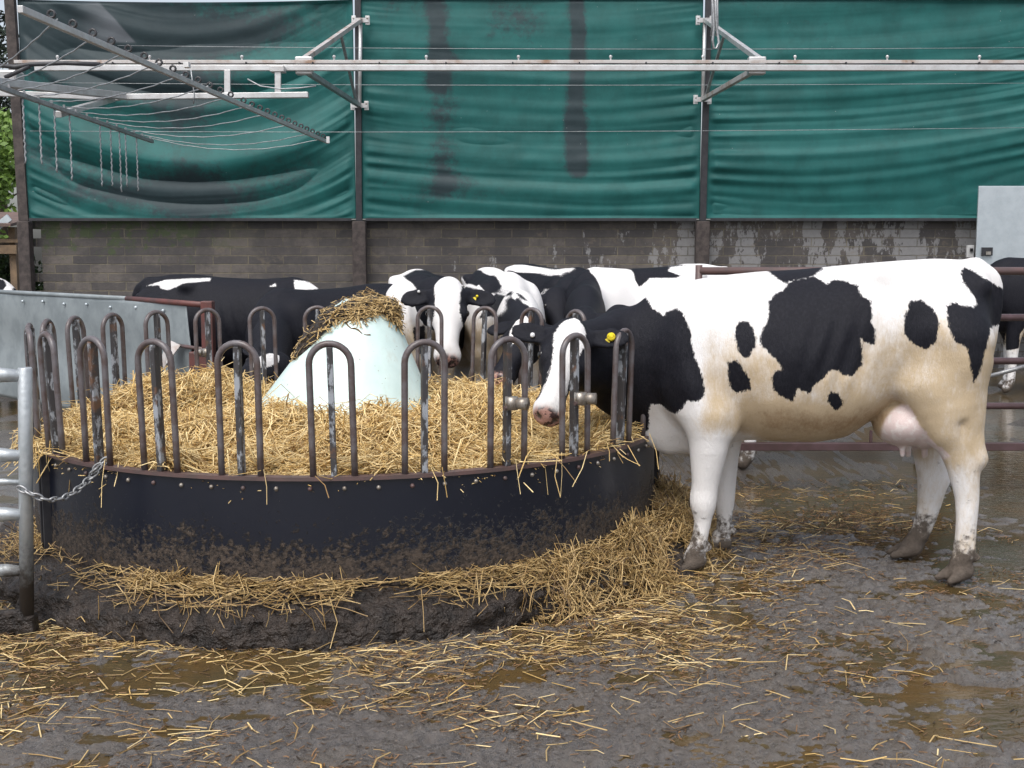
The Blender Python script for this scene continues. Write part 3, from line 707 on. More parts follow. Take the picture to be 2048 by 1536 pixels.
# clump on top of the cone
def capr(a):   # how far down the clump reaches, by direction (a = 0 is +x, -90 deg is to the viewer)
    return 1
def cap():
    nA, nT = 90, 40; A = np.linspace(0, 2 * math.pi, nA); Tt = np.linspace(0, 1, nT)
    AA, TT = np.meshgrid(A, Tt, indexing='ij')
    left = np.exp(-(((AA - math.radians(200) + math.pi) % (2 * math.pi) - math.pi) / .62) ** 2)
    right = np.exp(-(((AA - math.radians(345) + math.pi) % (2 * math.pi) - math.pi) / .7) ** 2)
    back = np.exp(-(((AA - math.radians(90) + math.pi) % (2 * math.pi) - math.pi) / .9) ** 2)
    zlow = 1.165 - .21 * left - .03 * right - .1 * back + .025 * np.sin(5 * AA) + .03 * vn(AA * 3, AA * 0, 6)
    z = 1.262 + (zlow - 1.262) * TT; rc = np.interp(z, CZ, CRS); cx = np.interp(z, CZ, CXS)
    th = (.012 + .030 * left + .006 * right) * np.sin(np.clip(TT * 1.02, 0, 1) * math.pi) ** .6 + .03 * vn(AA * 4, TT * 5, 9) * sstep(0, .2, TT)
    r = rc * sstep(-.05, .35, TT) + np.maximum(th, -.004); ztop = z + .022 * (1 - TT) ** 2 * (1 + .8 * vn(np.cos(AA) * 2, np.sin(AA) * 2, 3))
    X = cx + r * np.cos(AA); Y = RC[1] + r * np.sin(AA)
    return X, Y, ztop, AA, TT
X, Y, Z, AA, TT = cap()
V1 = np.stack([X, Y, Z], -1).reshape(-1, 3); Q1 = grid_q(*X.shape)
N = 1500; ia = RNG.integers(0, X.shape[0], N); it = (X.shape[1] * np.sqrt(RNG.random(N)) * .999).astype(int)
P = np.stack([X[ia, it], Y[ia, it], Z[ia, it]], 1); out = np.stack([np.cos(AA[ia, it]), np.sin(AA[ia, it]), np.zeros(N)], 1)
down = out * .55 + np.array([0, 0, -1.]) * (TT[ia, it] * .9 + .1)[:, None]
D = down * RNG.uniform(-.2, 1, N)[:, None] + np.stack([-out[:, 1], out[:, 0], np.zeros(N)], 1) * RNG.standard_normal(N)[:, None] * 1.0 + RNG.standard_normal((N, 3)) * .12
kk = RNG.random(N) < np.where(out[:, 0] < -.3, .55, 1); P, D, out = P[kk], D[kk], out[kk]; N = len(P)
V2, Q2 = blades(P + out * RNG.uniform(-.008, .006, N)[:, None], D, RNG.uniform(.04, .115, N), RNG.uniform(.0016, .0032, N), .1)
tag(two_mats('straw_clump', V1, Q1, M['mudclod'], V2, Q2, M['straw_dark']), 'brown rotted straw clump sitting on top of the pale cone', 'straw', kind='stuff')

# straw on the ledge of the skirt and the heap outside the right of the ring
N = 4200; ph = RNG.uniform(-1.25, 1.3, N); u = RNG.random(N) ** 2.6
dn = .30 + 1.1 * fbm(ph * 7, ph * 0, 4, 31) + .75 * sstep(.1, .6, ph) + .3 * sstep(-.75, -.9, ph); keep = RNG.random(N) < np.clip(dn, .08, 1); ph, u = ph[keep], u[keep]; N = len(ph)
r = RR + .01 + u * .19 * np.interp(ph, [-.25, .6], [1, .65]); z = .19 - u * .06 + RNG.uniform(-.005, .018, N)
P = np.stack([RC[0] + r * np.sin(ph), RC[1] - r * np.cos(ph), z], 1)
et = np.stack([np.cos(ph), np.sin(ph), np.zeros(N)], 1); er = np.stack([np.sin(ph), -np.cos(ph), np.zeros(N)], 1)
D = et * RNG.standard_normal(N)[:, None] * .9 + er * RNG.standard_normal(N)[:, None] * .45 + np.array([0, 0, 1.]) * (RNG.standard_normal(N) * .2)[:, None]
dr = (RNG.random(N) < .22) & (u > .55); D[dr] = er[dr] * .4 + np.array([0, 0, -1.]) + RNG.standard_normal((dr.sum(), 3)) * .35
P[dr, 2] -= .03; P[dr] += er[dr] * .04
V1, Q1 = blades(P, D, RNG.uniform(.05, .2, N), RNG.uniform(.0012, .0026, N), .12)
tag(np_mesh('ledge_straw', V1, Q1, M['straw_wet']), 'straw lying along the muddy ledge around the feeder base', 'straw', kind='stuff')

def hheap(ph, q):     # q = distance outside the panel
    top = .185 * sstep(.42, .85, ph) * sstep(2.35, 1.7, ph) + .10 * np.exp(-((ph - .68) / .12) ** 2) + .06 * np.exp(-((ph - 1.05) / .14) ** 2) + .08 * np.exp(-((ph - 1.45) / .2) ** 2)
    w_ = np.interp(ph, [.4, .8, 1.1, 1.35, 1.7, 2.3], [.17, .24, .30, .38, .42, .3]) + .07 * fbm(ph * 6, q * 0, 2, 41)
    return top * sstep(w_ * 1.12, .0, q) + .11 * fbm(ph * 9, q * 9, 3, 42) * sstep(w_, w_ * .6, q) * sstep(.42, .7, ph) - .03
phg = np.linspace(.40, 2.4, 200); qg = np.linspace(.0, .62, 50); PHg, QG = np.meshgrid(phg, qg, indexing='ij')
rg = RR + .008 + QG
V1 = np.stack([RC[0] + rg * np.sin(PHg), RC[1] - rg * np.cos(PHg), hheap(PHg, QG) - .015], -1).reshape(-1, 3); Q1 = grid_q(200, 50)
N = 14000; ph = RNG.uniform(.42, 2.3, N); q = RNG.random(N) * .56
h = hheap(ph, q); hx, hy = RC[0] + (RR + .02 + q) * np.sin(ph), RC[1] - (RR + .02 + q) * np.cos(ph)
hp = gnd(1375, 1150); keep = (h > -.005) & (np.hypot(hx - hp[0], hy - hp[1] + .02) > .13); ph, q, h = ph[keep], q[keep], h[keep]; N = len(ph)
er = np.stack([np.sin(ph), -np.cos(ph), np.zeros(N)], 1); et = np.stack([np.cos(ph), np.sin(ph), np.zeros(N)], 1)
P = np.array([RC[0], RC[1], 0]) + er * (RR + .02 + q)[:, None]; P[:, 2] = h + RNG.uniform(-.015, .025, N)
D = er * RNG.standard_normal(N)[:, None] * .6 + et * RNG.standard_normal(N)[:, None] * .8; slope = (hheap(ph, q + .02) - h) / .02
D[:, 2] = (D * er).sum(1) * np.clip(slope, -2, 2) * .8 + RNG.standard_normal(N) * .42
V2, Q2 = blades(P, D, RNG.uniform(.05, .22, N), RNG.uniform(.0012, .0028, N), .14)
tag(two_mats('straw_heap', V1, Q1, M['mudclod'], V2, Q2, M['straw_wet']), 'heap of straw piled against the right outside of the feeder', 'straw', kind='stuff')

# straw trodden into the yard
def scatter(N, fn, rngL, mat, name, label, tl=.05):
    x = RNG.uniform(-2.4, 2.6, N * 4); y = RNG.uniform(3.0, 7.4, N * 4)
    k = RNG.random(N * 4) < fn(x, y) * np.clip(.55 + 1.5 * fbm(x * 2.2, y * 3.2, 3, 51), 0.02, 1.3); x, y = x[k][:N], y[k][:N]
    r = np.hypot(x - RC[0], y - RC[1]); k = r > RR + .2; x, y = x[k], y[k]; n = len(x)
    a = RNG.normal(.22, .75, n); D = np.stack([np.cos(a), np.sin(a), RNG.standard_normal(n) * tl], 1)
    z = np.maximum(gheight(x, y), WATER_Z) + RNG.uniform(.002, .009, n)
    V, Q = blades(np.stack([x, y, z], 1), D, RNG.uniform(*rngL, n) * np.where(RNG.random(n) < .1, 1.7, 1), RNG.uniform(.0011, .0025, n), .11)
    tag(np_mesh(name, V, Q, mat), label, 'straw', kind='stuff')
def dens(x, y):
    r = np.hypot(x - RC[0], y - RC[1]) - RR
    near = np.exp(-np.maximum(r - .24, 0) / .28)
    right = .8 * np.exp(-(((x - .35) / .6) ** 2 + ((y - 4.45) / .45) ** 2)) + .35 * np.exp(-(((x - 1.2) / .7) ** 2 + ((y - 5.9) / .5) ** 2))
    return np.clip(.85 * near + right + .17 * sstep(5, 3.4, y) * sstep(1.6, -.2, x) + .05, 0, 1)
scatter(6500, dens, (.03, .15), M['straw_wet'], 'trodden_straw', 'wet straw strewn and trodden into the yard mud')
scatter(3000, dens, (.04, .16), M['straw'], 'fresh_straw_litter', 'pale fresh straw scattered on top of the mud')

def chaff(x, y): return np.clip(.25 + .5 * fbm(x * 1.3, y * 1.3, 3, 91) + .2 * dens(x, y), .03, 1)
M['chaff'] = straw_mat('trodden_chaff', (.10, .06, .03), (.24, .13, .055), (.022, .017, .014), .15)
scatter(26000, chaff, (.008, .034), M['chaff'], 'chaff_litter', 'tiny brown chaff and dung bits speckling the wet yard', .25)

# ------------------------------------------------------------------ implicit-surface animals
def surface_nets(F, org, h):
    S = F < 0
    nx, ny, nz = F.shape
    c = np.zeros((nx - 1, ny - 1, nz - 1), np.int8)
    offs = [(i, j, k) for i in (0, 1) for j in (0, 1) for k in (0, 1)]
    for i, j, k in offs: c += S[i:nx - 1 + i, j:ny - 1 + j, k:nz - 1 + k]
    idx = np.argwhere((c > 0) & (c < 8)); vid = -np.ones(c.shape, np.int64); vid[tuple(idx.T)] = np.arange(len(idx))
    pos = np.zeros((len(idx), 3)); cnt = np.zeros(len(idx))
    for a in offs:
        for ax in range(3):
            if a[ax] == 1: continue
            bb = list(a); bb[ax] = 1
            f0 = F[idx[:, 0] + a[0], idx[:, 1] + a[1], idx[:, 2] + a[2]]; f1 = F[idx[:, 0] + bb[0], idx[:, 1] + bb[1], idx[:, 2] + bb[2]]
            m = (f0 < 0) != (f1 < 0); t = np.where(m, f0 / np.where(m, f0 - f1, 1), 0)
            p = np.array(a, float)[None] + np.zeros((len(idx), 3)); p[:, ax] += t
            pos += p * m[:, None]; cnt += m
    V = (idx + pos / cnt[:, None]) * h + org
    Qs = []
    for ax in range(3):
        sl0 = [slice(None)] * 3; sl1 = [slice(None)] * 3; sl0[ax] = slice(0, -1); sl1[ax] = slice(1, None)
        s0, s1 = S[tuple(sl0)], S[tuple(sl1)]; e = np.argwhere(s0 != s1)
        o1, o2 = [(1, 2), (2, 0), (0, 1)][ax]
        ok = (e[:, o1] > 0) & (e[:, o2] > 0) & (e[:, o1] < F.shape[o1] - 1) & (e[:, o2] < F.shape[o2] - 1); e = e[ok]
        def cell(d1, d2):
            q = e.copy(); q[:, o1] -= d1; q[:, o2] -= d2; return vid[q[:, 0], q[:, 1], q[:, 2]]
        q = np.stack([cell(1, 1), cell(0, 1), cell(0, 0), cell(1, 0)], 1); fl = ~s0[tuple(e.T)]
        q[fl] = q[fl][:, ::-1]; Qs.append(q)
    return V, np.concatenate(Qs)

def smooth_mesh(V, Q, it=2, lam=.5):
    n = len(V); e = np.concatenate([Q[:, [0, 1]], Q[:, [1, 2]], Q[:, [2, 3]], Q[:, [3, 0]]])
    for k in range(it):
        s = np.zeros_like(V); c = np.zeros(n)
        for a, b_ in ((0, 1), (1, 0)):
            for d in range(3): s[:, d] += np.bincount(e[:, a], weights=V[e[:, b_], d], minlength=n)
            c += np.bincount(e[:, a], minlength=n)
        V = V + lam * (s / np.maximum(c, 1)[:, None] - V)
    return V

class Body:
    def __init__(s): s.p = []
    def cone(s, a, b, ra, rb, k=.05, flat=None, sub=False):
        a = np.array(a, float); b = np.array(b, float); r = max(ra, rb)
        s.p.append(('c', a, b, ra, rb, flat, k, np.minimum(a, b) - r, np.maximum(a, b) + r, sub))
    def chain(s, pts, rad, k=.04, flat=None):
        pts = np.array(pts, float); rad = np.array(rad, float); n = len(pts)
        def cr(a):
            a = a if a.ndim > 1 else a[:, None]; e = np.concatenate([2 * a[:1] - a[1:2], a, 2 * a[-1:] - a[-2:-1]]); o = []
            for i in range(n - 1):
                for t in (0, .25, .5, .75):
                    p0, p1, p2, p3 = e[i:i + 4]; o.append(.5 * (2 * p1 + (p2 - p0) * t + (2 * p0 - 5 * p1 + 4 * p2 - p3) * t * t + (3 * p1 - p0 - 3 * p2 + p3) * t ** 3))
            o.append(a[-1]); return np.array(o)
        pts, rad = cr(pts), cr(rad)[:, 0]
        keep = s.p; s.p = []
        for i in range(len(pts) - 1): s.cone(pts[i], pts[i + 1], rad[i], rad[i + 1], .004, flat)
        g = s.p; s.p = keep
        s.p.append(('g', g, None, None, None, None, .06, np.min([p[7] for p in g], 0), np.max([p[8] for p in g], 0), False))
    def ell(s, c, rad, ax=None, k=.05, sub=False):
        c = np.array(c, float); ax = np.eye(3) if ax is None else np.array(ax, float); r = max(rad)
        s.p.append(('e', c, np.array(rad, float), ax, None, None, k, c - r, c + r, sub))
    def trunk(s, tab, n=2.25, k=.05, nar=(9, 10, 0)):
        s.nar = nar
        t = np.array(tab, float); t = t[np.argsort(t[:, 0])]
        uu = np.linspace(t[0, 0], t[-1, 0], 200)
        cols = []
        for j in (1, 2, 3):
            y = np.interp(uu, t[:, 0], t[:, j]); ke = np.exp(-np.linspace(-2, 2, 13) ** 2); ke /= ke.sum()
            yp = np.concatenate([2 * y[0] - y[6:0:-1], y, 2 * y[-1] - y[-2:-8:-1]]); cols.append(np.convolve(yp, ke, 'valid'))
        s.p.append(('t', uu, cols[0], cols[1], cols[2], n, k, np.array([uu[0], -t[:, 3].max(), t[:, 2].min()]), np.array([uu[-1], t[:, 3].max(), t[:, 1].max()]), False))
    def mesh(s, h, it=2):
        lo = np.min([p[7] for p in s.p if not p[9]], 0) - 3 * h; hi = np.max([p[8] for p in s.p if not p[9]], 0) + 3 * h
        n = np.ceil((hi - lo) / h).astype(int) + 1; F = np.full(n, .5, np.float32)
        ax = [lo[i] + h * np.arange(n[i]) for i in range(3)]
        for p in s.p:
            k = p[6]; pad = k + 2.5 * h
            i0 = np.maximum(((p[7] - pad - lo) / h).astype(int), 0); i1 = np.minimum(((p[8] + pad - lo) / h).astype(int) + 2, n)
            X = ax[0][i0[0]:i1[0]][:, None, None].astype(np.float32); Y = ax[1][i0[1]:i1[1]][None, :, None].astype(np.float32); Z = ax[2][i0[2]:i1[2]][None, None, :].astype(np.float32)
            if p[0] in 'cg':
                D = None
                for (_, a, b_, ra, rb, fl, *_r) in ([p] if p[0] == 'c' else p[1]):
                    d = b_ - a; L2 = max(d @ d, 1e-9)
                    t = np.clip(((X - a[0]) * d[0] + (Y - a[1]) * d[1] + (Z - a[2]) * d[2]) / L2, 0, 1)
                    vx, vy, vz = X - a[0] - t * d[0], Y - a[1] - t * d[1], Z - a[2] - t * d[2]; r2 = vx * vx + vy * vy + vz * vz
                    if fl is not None:
                        f, q = fl; cc = vx * f[0] + vy * f[1] + vz * f[2]; r2 = r2 + cc * cc * (q * q - 1)
                    D1 = np.sqrt(r2) - (ra + (rb - ra) * t)
                    if fl is not None: D1 = D1 / (1 + .5 * (fl[1] - 1))
                    D = D1 if D is None else np.minimum(D, D1)
            elif p[0] == 'e':
                c, rad, A = p[1], p[2], p[3]; x, y, z = X - c[0], Y - c[1], Z - c[2]; k0 = 0; k1 = 0
                for j in range(3):
                    q = (x * A[j][0] + y * A[j][1] + z * A[j][2]) / rad[j]; k0 = k0 + q * q; k1 = k1 + (q / rad[j]) ** 2
                k0 = np.sqrt(k0); k1 = np.sqrt(k1); D = k0 * (k0 - 1) / np.maximum(k1, 1e-6)
            else:
                u = X[:, 0, 0]; zt, zb, hw = (np.interp(u, p[1], q)[:, None, None] for q in p[2:5]); nn = p[5]
                zc = (zt + zb) / 2; hz_ = np.maximum((zt - zb) / 2, .02); zr = (Z - zc) / hz_
                hwz = hw * (1 - .22 * np.clip(zr, 0, 1) ** 1.5 - (s.nar[2] * sstep(s.nar[0], s.nar[1], u))[:, None, None] * np.clip(-zr, 0, 1) ** 1.4)
                D = ((np.abs(Y / hwz) ** nn + np.abs(zr) ** nn) ** (1 / nn) - 1) * np.minimum(hw, hz_)
                over = np.maximum(np.maximum(p[1][0] - u, u - p[1][-1]), 0)[:, None, None]; D = np.where(over > 0, np.maximum(D, 0) + over, D)
            S = F[i0[0]:i1[0], i0[1]:i1[1], i0[2]:i1[2]]
            if p[9]: D = -D; hh = np.maximum(k - np.abs(S - D), 0) / k; S[...] = np.maximum(S, D) + hh * hh * k * .25
            else: hh = np.maximum(k - np.abs(S - D), 0) / k; S[...] = np.minimum(S, D) - hh * hh * k * .25
        V, Q = surface_nets(F, lo, h)
        return smooth_mesh(V, Q, it), Q

def nrm(v): v = np.array(v, float); return v / np.linalg.norm(v)

def add_head(B, P0, a, n, s=1.0, lift=(0, 0), fwd=(0, 0), earout=1.0):
    """P0 poll, a towards the muzzle, n out of the forehead"""
    a = nrm(a); n = nrm(np.array(n) - a * np.dot(n, a)); l = np.cross(n, a); AX = [a, n, l]
    q = lambda t, m, w=0: P0 + s * (a * t + n * m + l * w)
    B.ell(q(.08, -.055), (.13 * s, .085 * s, .108 * s), AX, .05)
    B.ell(q(.0, -.04), (.05 * s, .06 * s, .06 * s), AX, .04)
    B.ell(q(.17, -.06), (.13 * s, .075 * s, .116 * s), AX, .05)
    B.cone(q(.16, -.065), q(.40, -.055), .085 * s, .064 * s, .04)
    B.ell(q(.45, -.068), (.062 * s, .058 * s, .082 * s), AX, .04)
    B.ell(q(.485, -.088), (.035 * s, .040 * s, .060 * s), AX, .03)
    B.cone(q(.18, -.15), q(.44, -.115), .052 * s, .036 * s, .05)
    B.ell(q(.15, -.12), (.12 * s, .10 * s, .082 * s), AX, .06)
    for w in (-1, 1):
        B.ell(q(.185, -.028, .100 * w), (.040 * s, .030 * s, .026 * s), AX, .03)
        B.ell(q(.188, -.030, .124 * w), (.019 * s, .015 * s, .012 * s), AX, .012, True)
        B.ell(q(.506, -.055, .040 * w), (.020 * s, .018 * s, .016 * s), AX, .012, True)
        wi = (w + 1) // 2; e0 = q(.055 - .12 * lift[wi], -.055, .085 * w); ed = nrm(l * w * earout + a * (.12 - lift[wi]) + n * (fwd[wi] - .12))
        et = nrm(np.cross(ed, n)); en = np.cross(et, ed); L = .105 * s
        B.cone(e0, e0 + ed * .05 * s, .030 * s, .035 * s, .03)
        B.ell(e0 + ed * (.115 * s), (L, .060 * s, .022 * s), [ed, et, en], .025)
        B.ell(e0 + ed * (.115 * s) + en * (.026 * s) * np.sign(np.dot(en, n)), (L * .78, .044 * s, .022 * s), [ed, et, en], .012, True)
    return dict(P0=np.array(P0), a=a, n=n, l=l, s=s, lift=lift, ed=[nrm(l * w * earout + a * (.12 - lift[(w + 1) // 2]) + n * (fwd[(w + 1) // 2] - .12)) for w in (-1, 1)])

def hc(V, hd):
    d = (V - hd['P0']) / hd['s']; return d @ hd['a'], d @ hd['n'], d @ hd['l']

def poly_sd(P, poly):
    poly = np.array(poly, float); x, y = P[:, 0], P[:, 1]; best = np.full(len(P), 1e9); ins = np.zeros(len(P), bool)
    for i in range(len(poly)):
        ax_, ay = poly[i]; bx_, by = poly[(i + 1) % len(poly)]; dx, dy = bx_ - ax_, by - ay
        t = np.clip(((x - ax_) * dx + (y - ay) * dy) / max(dx * dx + dy * dy, 1e-12), 0, 1)
        best = np.minimum(best, (x - ax_ - t * dx) ** 2 + (y - ay - t * dy) ** 2)
        c = ((ay > y) != (by > y)) & (x < (bx_ - ax_) * (y - ay) / (by - ay + 1e-12) + ax_); ins ^= c
    d = np.sqrt(best); return np.where(ins, d, -d)

def finish_cow(name, B, O, theta, h, hd, polys, base, label, Yplane, face='blaze', whites=(), dirtfn=None, disp=None, nb=None, group='black and white cows in the yard', tags=(), skinfn=None, it=2, hoofz=.075):
    V, Q = B.mesh(h, it)
    if disp is not None: V = V.copy(); V[:, 1] += np.sign(V[:, 1]) * disp(V) * sstep(.08, .2, np.abs(V[:, 1]))
    ct, st_ = math.cos(theta), math.sin(theta)
    Wd = np.stack([O[0] + V[:, 0] * ct - V[:, 1] * st_, O[1] + V[:, 0] * st_ + V[:, 1] * ct, V[:, 2] + O[2]], 1)
    bvh = BVHTree.FromPolygons([Vector(p) for p in Wd], Q.tolist())
    def topt(px, py):
        d = Vector(ray(px, py)); hit = bvh.ray_cast(Vector(CAM), d.normalized())[0]
        p = np.array(hit) if hit is not None else at(px, py, Yplane)
        dl = p - O; return (dl[0] * ct + dl[1] * st_, p[2])
    # coat markings live in the animal's own side-on (length, height) or front-on plane
    side = abs(ct) > .6
    def pl(p3):
        return np.stack([p3[:, 0], p3[:, 2]], 1)
    pat = np.full(len(V), -.2 if base == 'white' else .2)
    if side:
        C = pl(V); conv = topt
    else:
        C = np.stack([V[:, 1], V[:, 2]], 1)
        def conv(px, py):
            d = Vector(ray(px, py)); hit = bvh.ray_cast(Vector(CAM), d.normalized())[0]
            p = np.array(hit) if hit is not None else at(px, py, Yplane)
            dl = p - O; return (-dl[0] * st_ + dl[1] * ct, p[2])
    if base == 'white':
        for pg in polys: pat = np.maximum(pat, poly_sd(C, [conv(*q) for q in pg]))
    for pg in whites: pat = np.minimum(pat, -poly_sd(C, [conv(*q) for q in pg]))
    if base == 'black':
        for pg in polys: pat = np.maximum(pat, poly_sd(C, [conv(*q) for q in pg]))
    if nb is not None: pat = np.maximum(pat, np.clip(V[:, 0] - nb - .25 * (1.1 - V[:, 2]) + .05 * fbm(V[:, 2] * 5, V[:, 1] * 5, 2, 5), -.2, .2))
    skin = np.zeros(len(V)); nose = np.zeros(len(V)); dirt = np.zeros(len(V)); mud = np.zeros(len(V))
    if hd:
        t, m, w = hc(V, hd); onhead = (t > -.09) & (t < .56) & (m > -.27) & (m < .1) & (np.abs(w) < .29)
        near_h = onhead & ((np.abs(w) < .13) | (t < .19))
        if face == 'blaze':
            wd = np.interp(t, [-.05, .0, .08, .16, .24, .32, .40, .46, .55], [.0, .060, .085, .066, .054, .054, .062, .085, .1]); ph_ = np.where(m > -.085, np.abs(w) - wd, .05)
            ph_ = np.where(t > .43, np.minimum(ph_, np.abs(w) - .09), ph_)
        elif face == 'white':
            wd = np.interp(t, [-.06, 0, .12, .2, .26, .34, .5], [.05, .085, .075, .075, .095, .14, .2]); ph_ = np.where(m > -.11, np.abs(w) - wd, np.where(t > .3, -.05, .05))
        elif face == 'black': ph_ = np.full(len(V), .1)
        elif face == 'spot':
            wd = np.interp(t, [.02, .08, .16, .22, .30], [-.02, .05, .06, .04, -.03]); ph_ = np.where(m > -.09, np.abs(w) - wd, .05)
            ph_ = np.where(t > .44, np.minimum(ph_, .47 - t), ph_)
        pat = np.where(near_h, ph_, pat)
        nose = sstep(.465, .492, t + .25 * (m + .06) + .012 * fbm(w * 40, m * 40, 2, 3)) * onhead * (m > -.125)
    dirt = np.clip(sstep(1.10, .85, V[:, 2]) * .75, 0, 1) * sstep(.35, .6, V[:, 2]) if dirtfn is None else dirtfn(V)
    if hd: dirt = dirt * np.where(onhead, .15, 1)
    nost = sstep(.020, .011, np.sqrt((t - .50) ** 2 + (m + .052) ** 2 + (np.abs(w) - .040) ** 2)) * onhead if hd else 0
    hoof = sstep(hoofz, hoofz - .012, V[:, 2]); mud = np.where(V[:, 0] > 0, .62, .9) * sstep(.34, .0, V[:, 2]) + .14 * sstep(.95, .5, V[:, 2]) + .26 * sstep(1.0, .4, V[:, 2]) * fbm(V[:, 0] * 22, V[:, 2] * 14 + V[:, 1] * 20, 3, 15)
    hoof = np.maximum(hoof, nost)
    if skinfn: skin = skinfn(V)
    me_o = np_mesh(name, V, Q, M['cow'], attrs=dict(pat=pat, skin=skin, hoof=hoof, dirt=dirt, mud=mud, nose=nose))
    me_o.location = O; me_o.rotation_euler = (0, 0, theta)
    tag(me_o, label, 'cow', group)
    if hd:
        P0, a, n, l, s = (hd[k] for k in ('P0', 'a', 'n', 'l', 's'))
        for w_ in (-1, 1):
            b = MB(); b.ball(P0 + s * (a * .188 - n * .031 + l * .110 * w_), .023 * s, 12, 8); b.build('eye', M['eye'], me_o, smooth=True)
        for ei, mt, tt, off, sc in tags:
            ed = hd['ed'][ei]; et = nrm(np.cross(ed, n)); en = np.cross(et, ed); en = en * np.sign(en @ n)
            e0 = P0 + s * (a * (.055 - .12 * hd['lift'][ei]) - n * .055 + l * .085 * (-1, 1)[ei]); c = e0 + ed * tt * s + et * off * s + en * .016 * s
            b = MB(); b.tube([c - en * .004, c + en * .010, c + en * .0101, c + en * .004], [.017 * sc, .017 * sc, .010 * sc, .009 * sc], 16)
            t1 = b.build('ear_tag', M[mt], me_o, smooth=True)
            if mt == 'yellow':
                b = MB(); dn = nrm(-ed * .75 + np.array([0, 0, -1.]) * .8); x_ = nrm(np.cross(dn, en)); c2 = c + dn * .012 - en * .002
                pts = [c2 + x_ * .007, c2 + dn * .018 + x_ * .017, c2 + dn * .042 + x_ * .014, c2 + dn * .042 - x_ * .014, c2 + dn * .018 - x_ * .017, c2 - x_ * .007]
                b.add([p + en * .003 for p in pts] + [p - en * .001 for p in pts], [(0, 1, 2, 3, 4, 5), (11, 10, 9, 8, 7, 6)] + [(i, i + 6, (i + 1) % 6 + 6, (i + 1) % 6) for i in range(6)])
                b.build('tag_flap', M['yellow'], t1)
    return me_o

# ---- the big cow in front, standing side-on
aC = R(8); Om = np.array([1.44, 5.34, 0.0]); U_ = np.array([-math.cos(aC), math.sin(aC), 0]); W_ = np.array([-math.sin(aC), -math.cos(aC), 0])
def L3(px, py, w=0.0):
    d = ray(px, py); P = Om + W_ * w; t = ((P - CAM) @ W_) / (d @ W_); p = CAM + d * t - Om
    return np.array([p @ U_, p @ W_, p[2]])
def Lw(p): p = np.array(p) - Om; return np.array([p @ U_, p @ W_, p[2]])
B = Body()
prof = [(1981, 590, 690, .06), (1972, 556, 730, .12), (1952, 528, 770, .19), (1920, 519, 790, .235), (1870, 517, 800, .265), (1800, 521, 800, .285), (1750, 525, 838, .30), (1700, 529, 872, .325), (1640, 535, 882, .345),
        (1580, 540, 881, .35), (1520, 543, 878, .335), (1460, 549, 880, .30), (1400, 557, 884, .255), (1350, 573, 880, .215), (1315, 590, 862, .175), (1290, 606, 830, .13)]
tab = []
for x, yt, yb, hw in prof:
    t_, b_ = L3(x, yt), L3(x, yb); tab.append((t_[0], t_[2], b_[2], hw))
B.trunk(tab, nar=(L3(1560, 700)[0], L3(1430, 700)[0], .52))
# neck and dewlap
fl = (np.array([0, 1., 0]), 1.75)
B.cone(L3(1350, 725), L3(1270, 728, .0), .315, .255, .08, fl)
B.cone(L3(1270, 728), L3(1195, 722, .05), .255, .185, .06, (np.array([0, 1., 0]), 1.7))
B.cone(L3(1395, 835), L3(1330, 850), .16, .10, .08, (np.array([0, 1., 0]), 1.5))     # brisket
B.cone(L3(1385, 868), L3(1345, 880), .088, .055, .05, (np.array([0, 1., 0]), 1.6))
B.cone(L3(1330, 870), L3(1295, 845), .055, .06, .05, (np.array([0, 1., 0]), 2.2))
B.cone(L3(1295, 845), L3(1240, 785), .06, .08, .06, (np.array([0, 1., 0]), 2.0))
for w in (.2, -.2):   # shoulders
    B.ell(L3(1400, 730, w * .92), (.17, .10, .30), None, .09); B.cone(L3(1385, 770, w * .92), L3(1422, 830, w * .95), .115, .10, .06)
    B.ell(L3(1790, 640, w * .95), (.24, .11, .22), None, .1)
    B.ell(L3(1765, 548, w * 1.12), (.055, .04, .035), None, .07)      # hook bones
    B.ell(L3(1962, 575, w * .55), (.05, .05, .05), None, .05)          # pin bones
# legs: near side w > 0
yn = .185
fn = [L3(1420, 830, .19), L3(1417, 895, .19), L3(1412, 950, yn), L3(1408, 1000, yn), L3(1405, 1045, yn), L3(1397, 1085, yn), L3(1388, 1108, yn), L3(1375, 1132, yn)]
B.chain(fn, [.108, .088, .068, .055, .040, .038, .043, .038], .03)
B.ell(L3(1404, 1002, yn), (.044, .044, .055), None, .05); B.ell(L3(1453, 848, .2), (.05, .05, .06), None, .05)
ff = [L3(1450, 830, -.17), L3(1449, 900, -.17), L3(1448, 960, -.17), L3(1448, 1000, -.17), L3(1449, 1030, -.17), L3(1448, 1058, -.17), L3(1440, 1075, -.17), L3(1430, 1092, -.17)]
B.chain(ff, [.11, .075, .06, .053, .040, .038, .043, .038], .03)
hn = [L3(1885, 690, .17), L3(1890, 770, .20), L3(1905, 850, .20), L3(1921, 905, .205), L3(1928, 945, .205), L3(1934, 1000, .205), L3(1931, 1060, .205), L3(1928, 1100, .205), L3(1920, 1125, .205), L3(1910, 1150, .205)]
B.chain(hn, [.22, .165, .110, .084, .068, .052, .046, .048, .046, .042], .04, (np.array([0, 1., 0]), 1.25))
B.cone(L3(1948, 800, .2), L3(1958, 915, .205), .03, .022, .05)       # achilles to hock
B.ell(L3(1955, 918, .205), (.035, .035, .035), None, .04)
B.cone(L3(1940, 730, .15), L3(1935, 830, .19), .075, .05, .06)
B.cone(L3(1830, 770, .23), L3(1880, 860, .215), .075, .06, .07)        # stifle
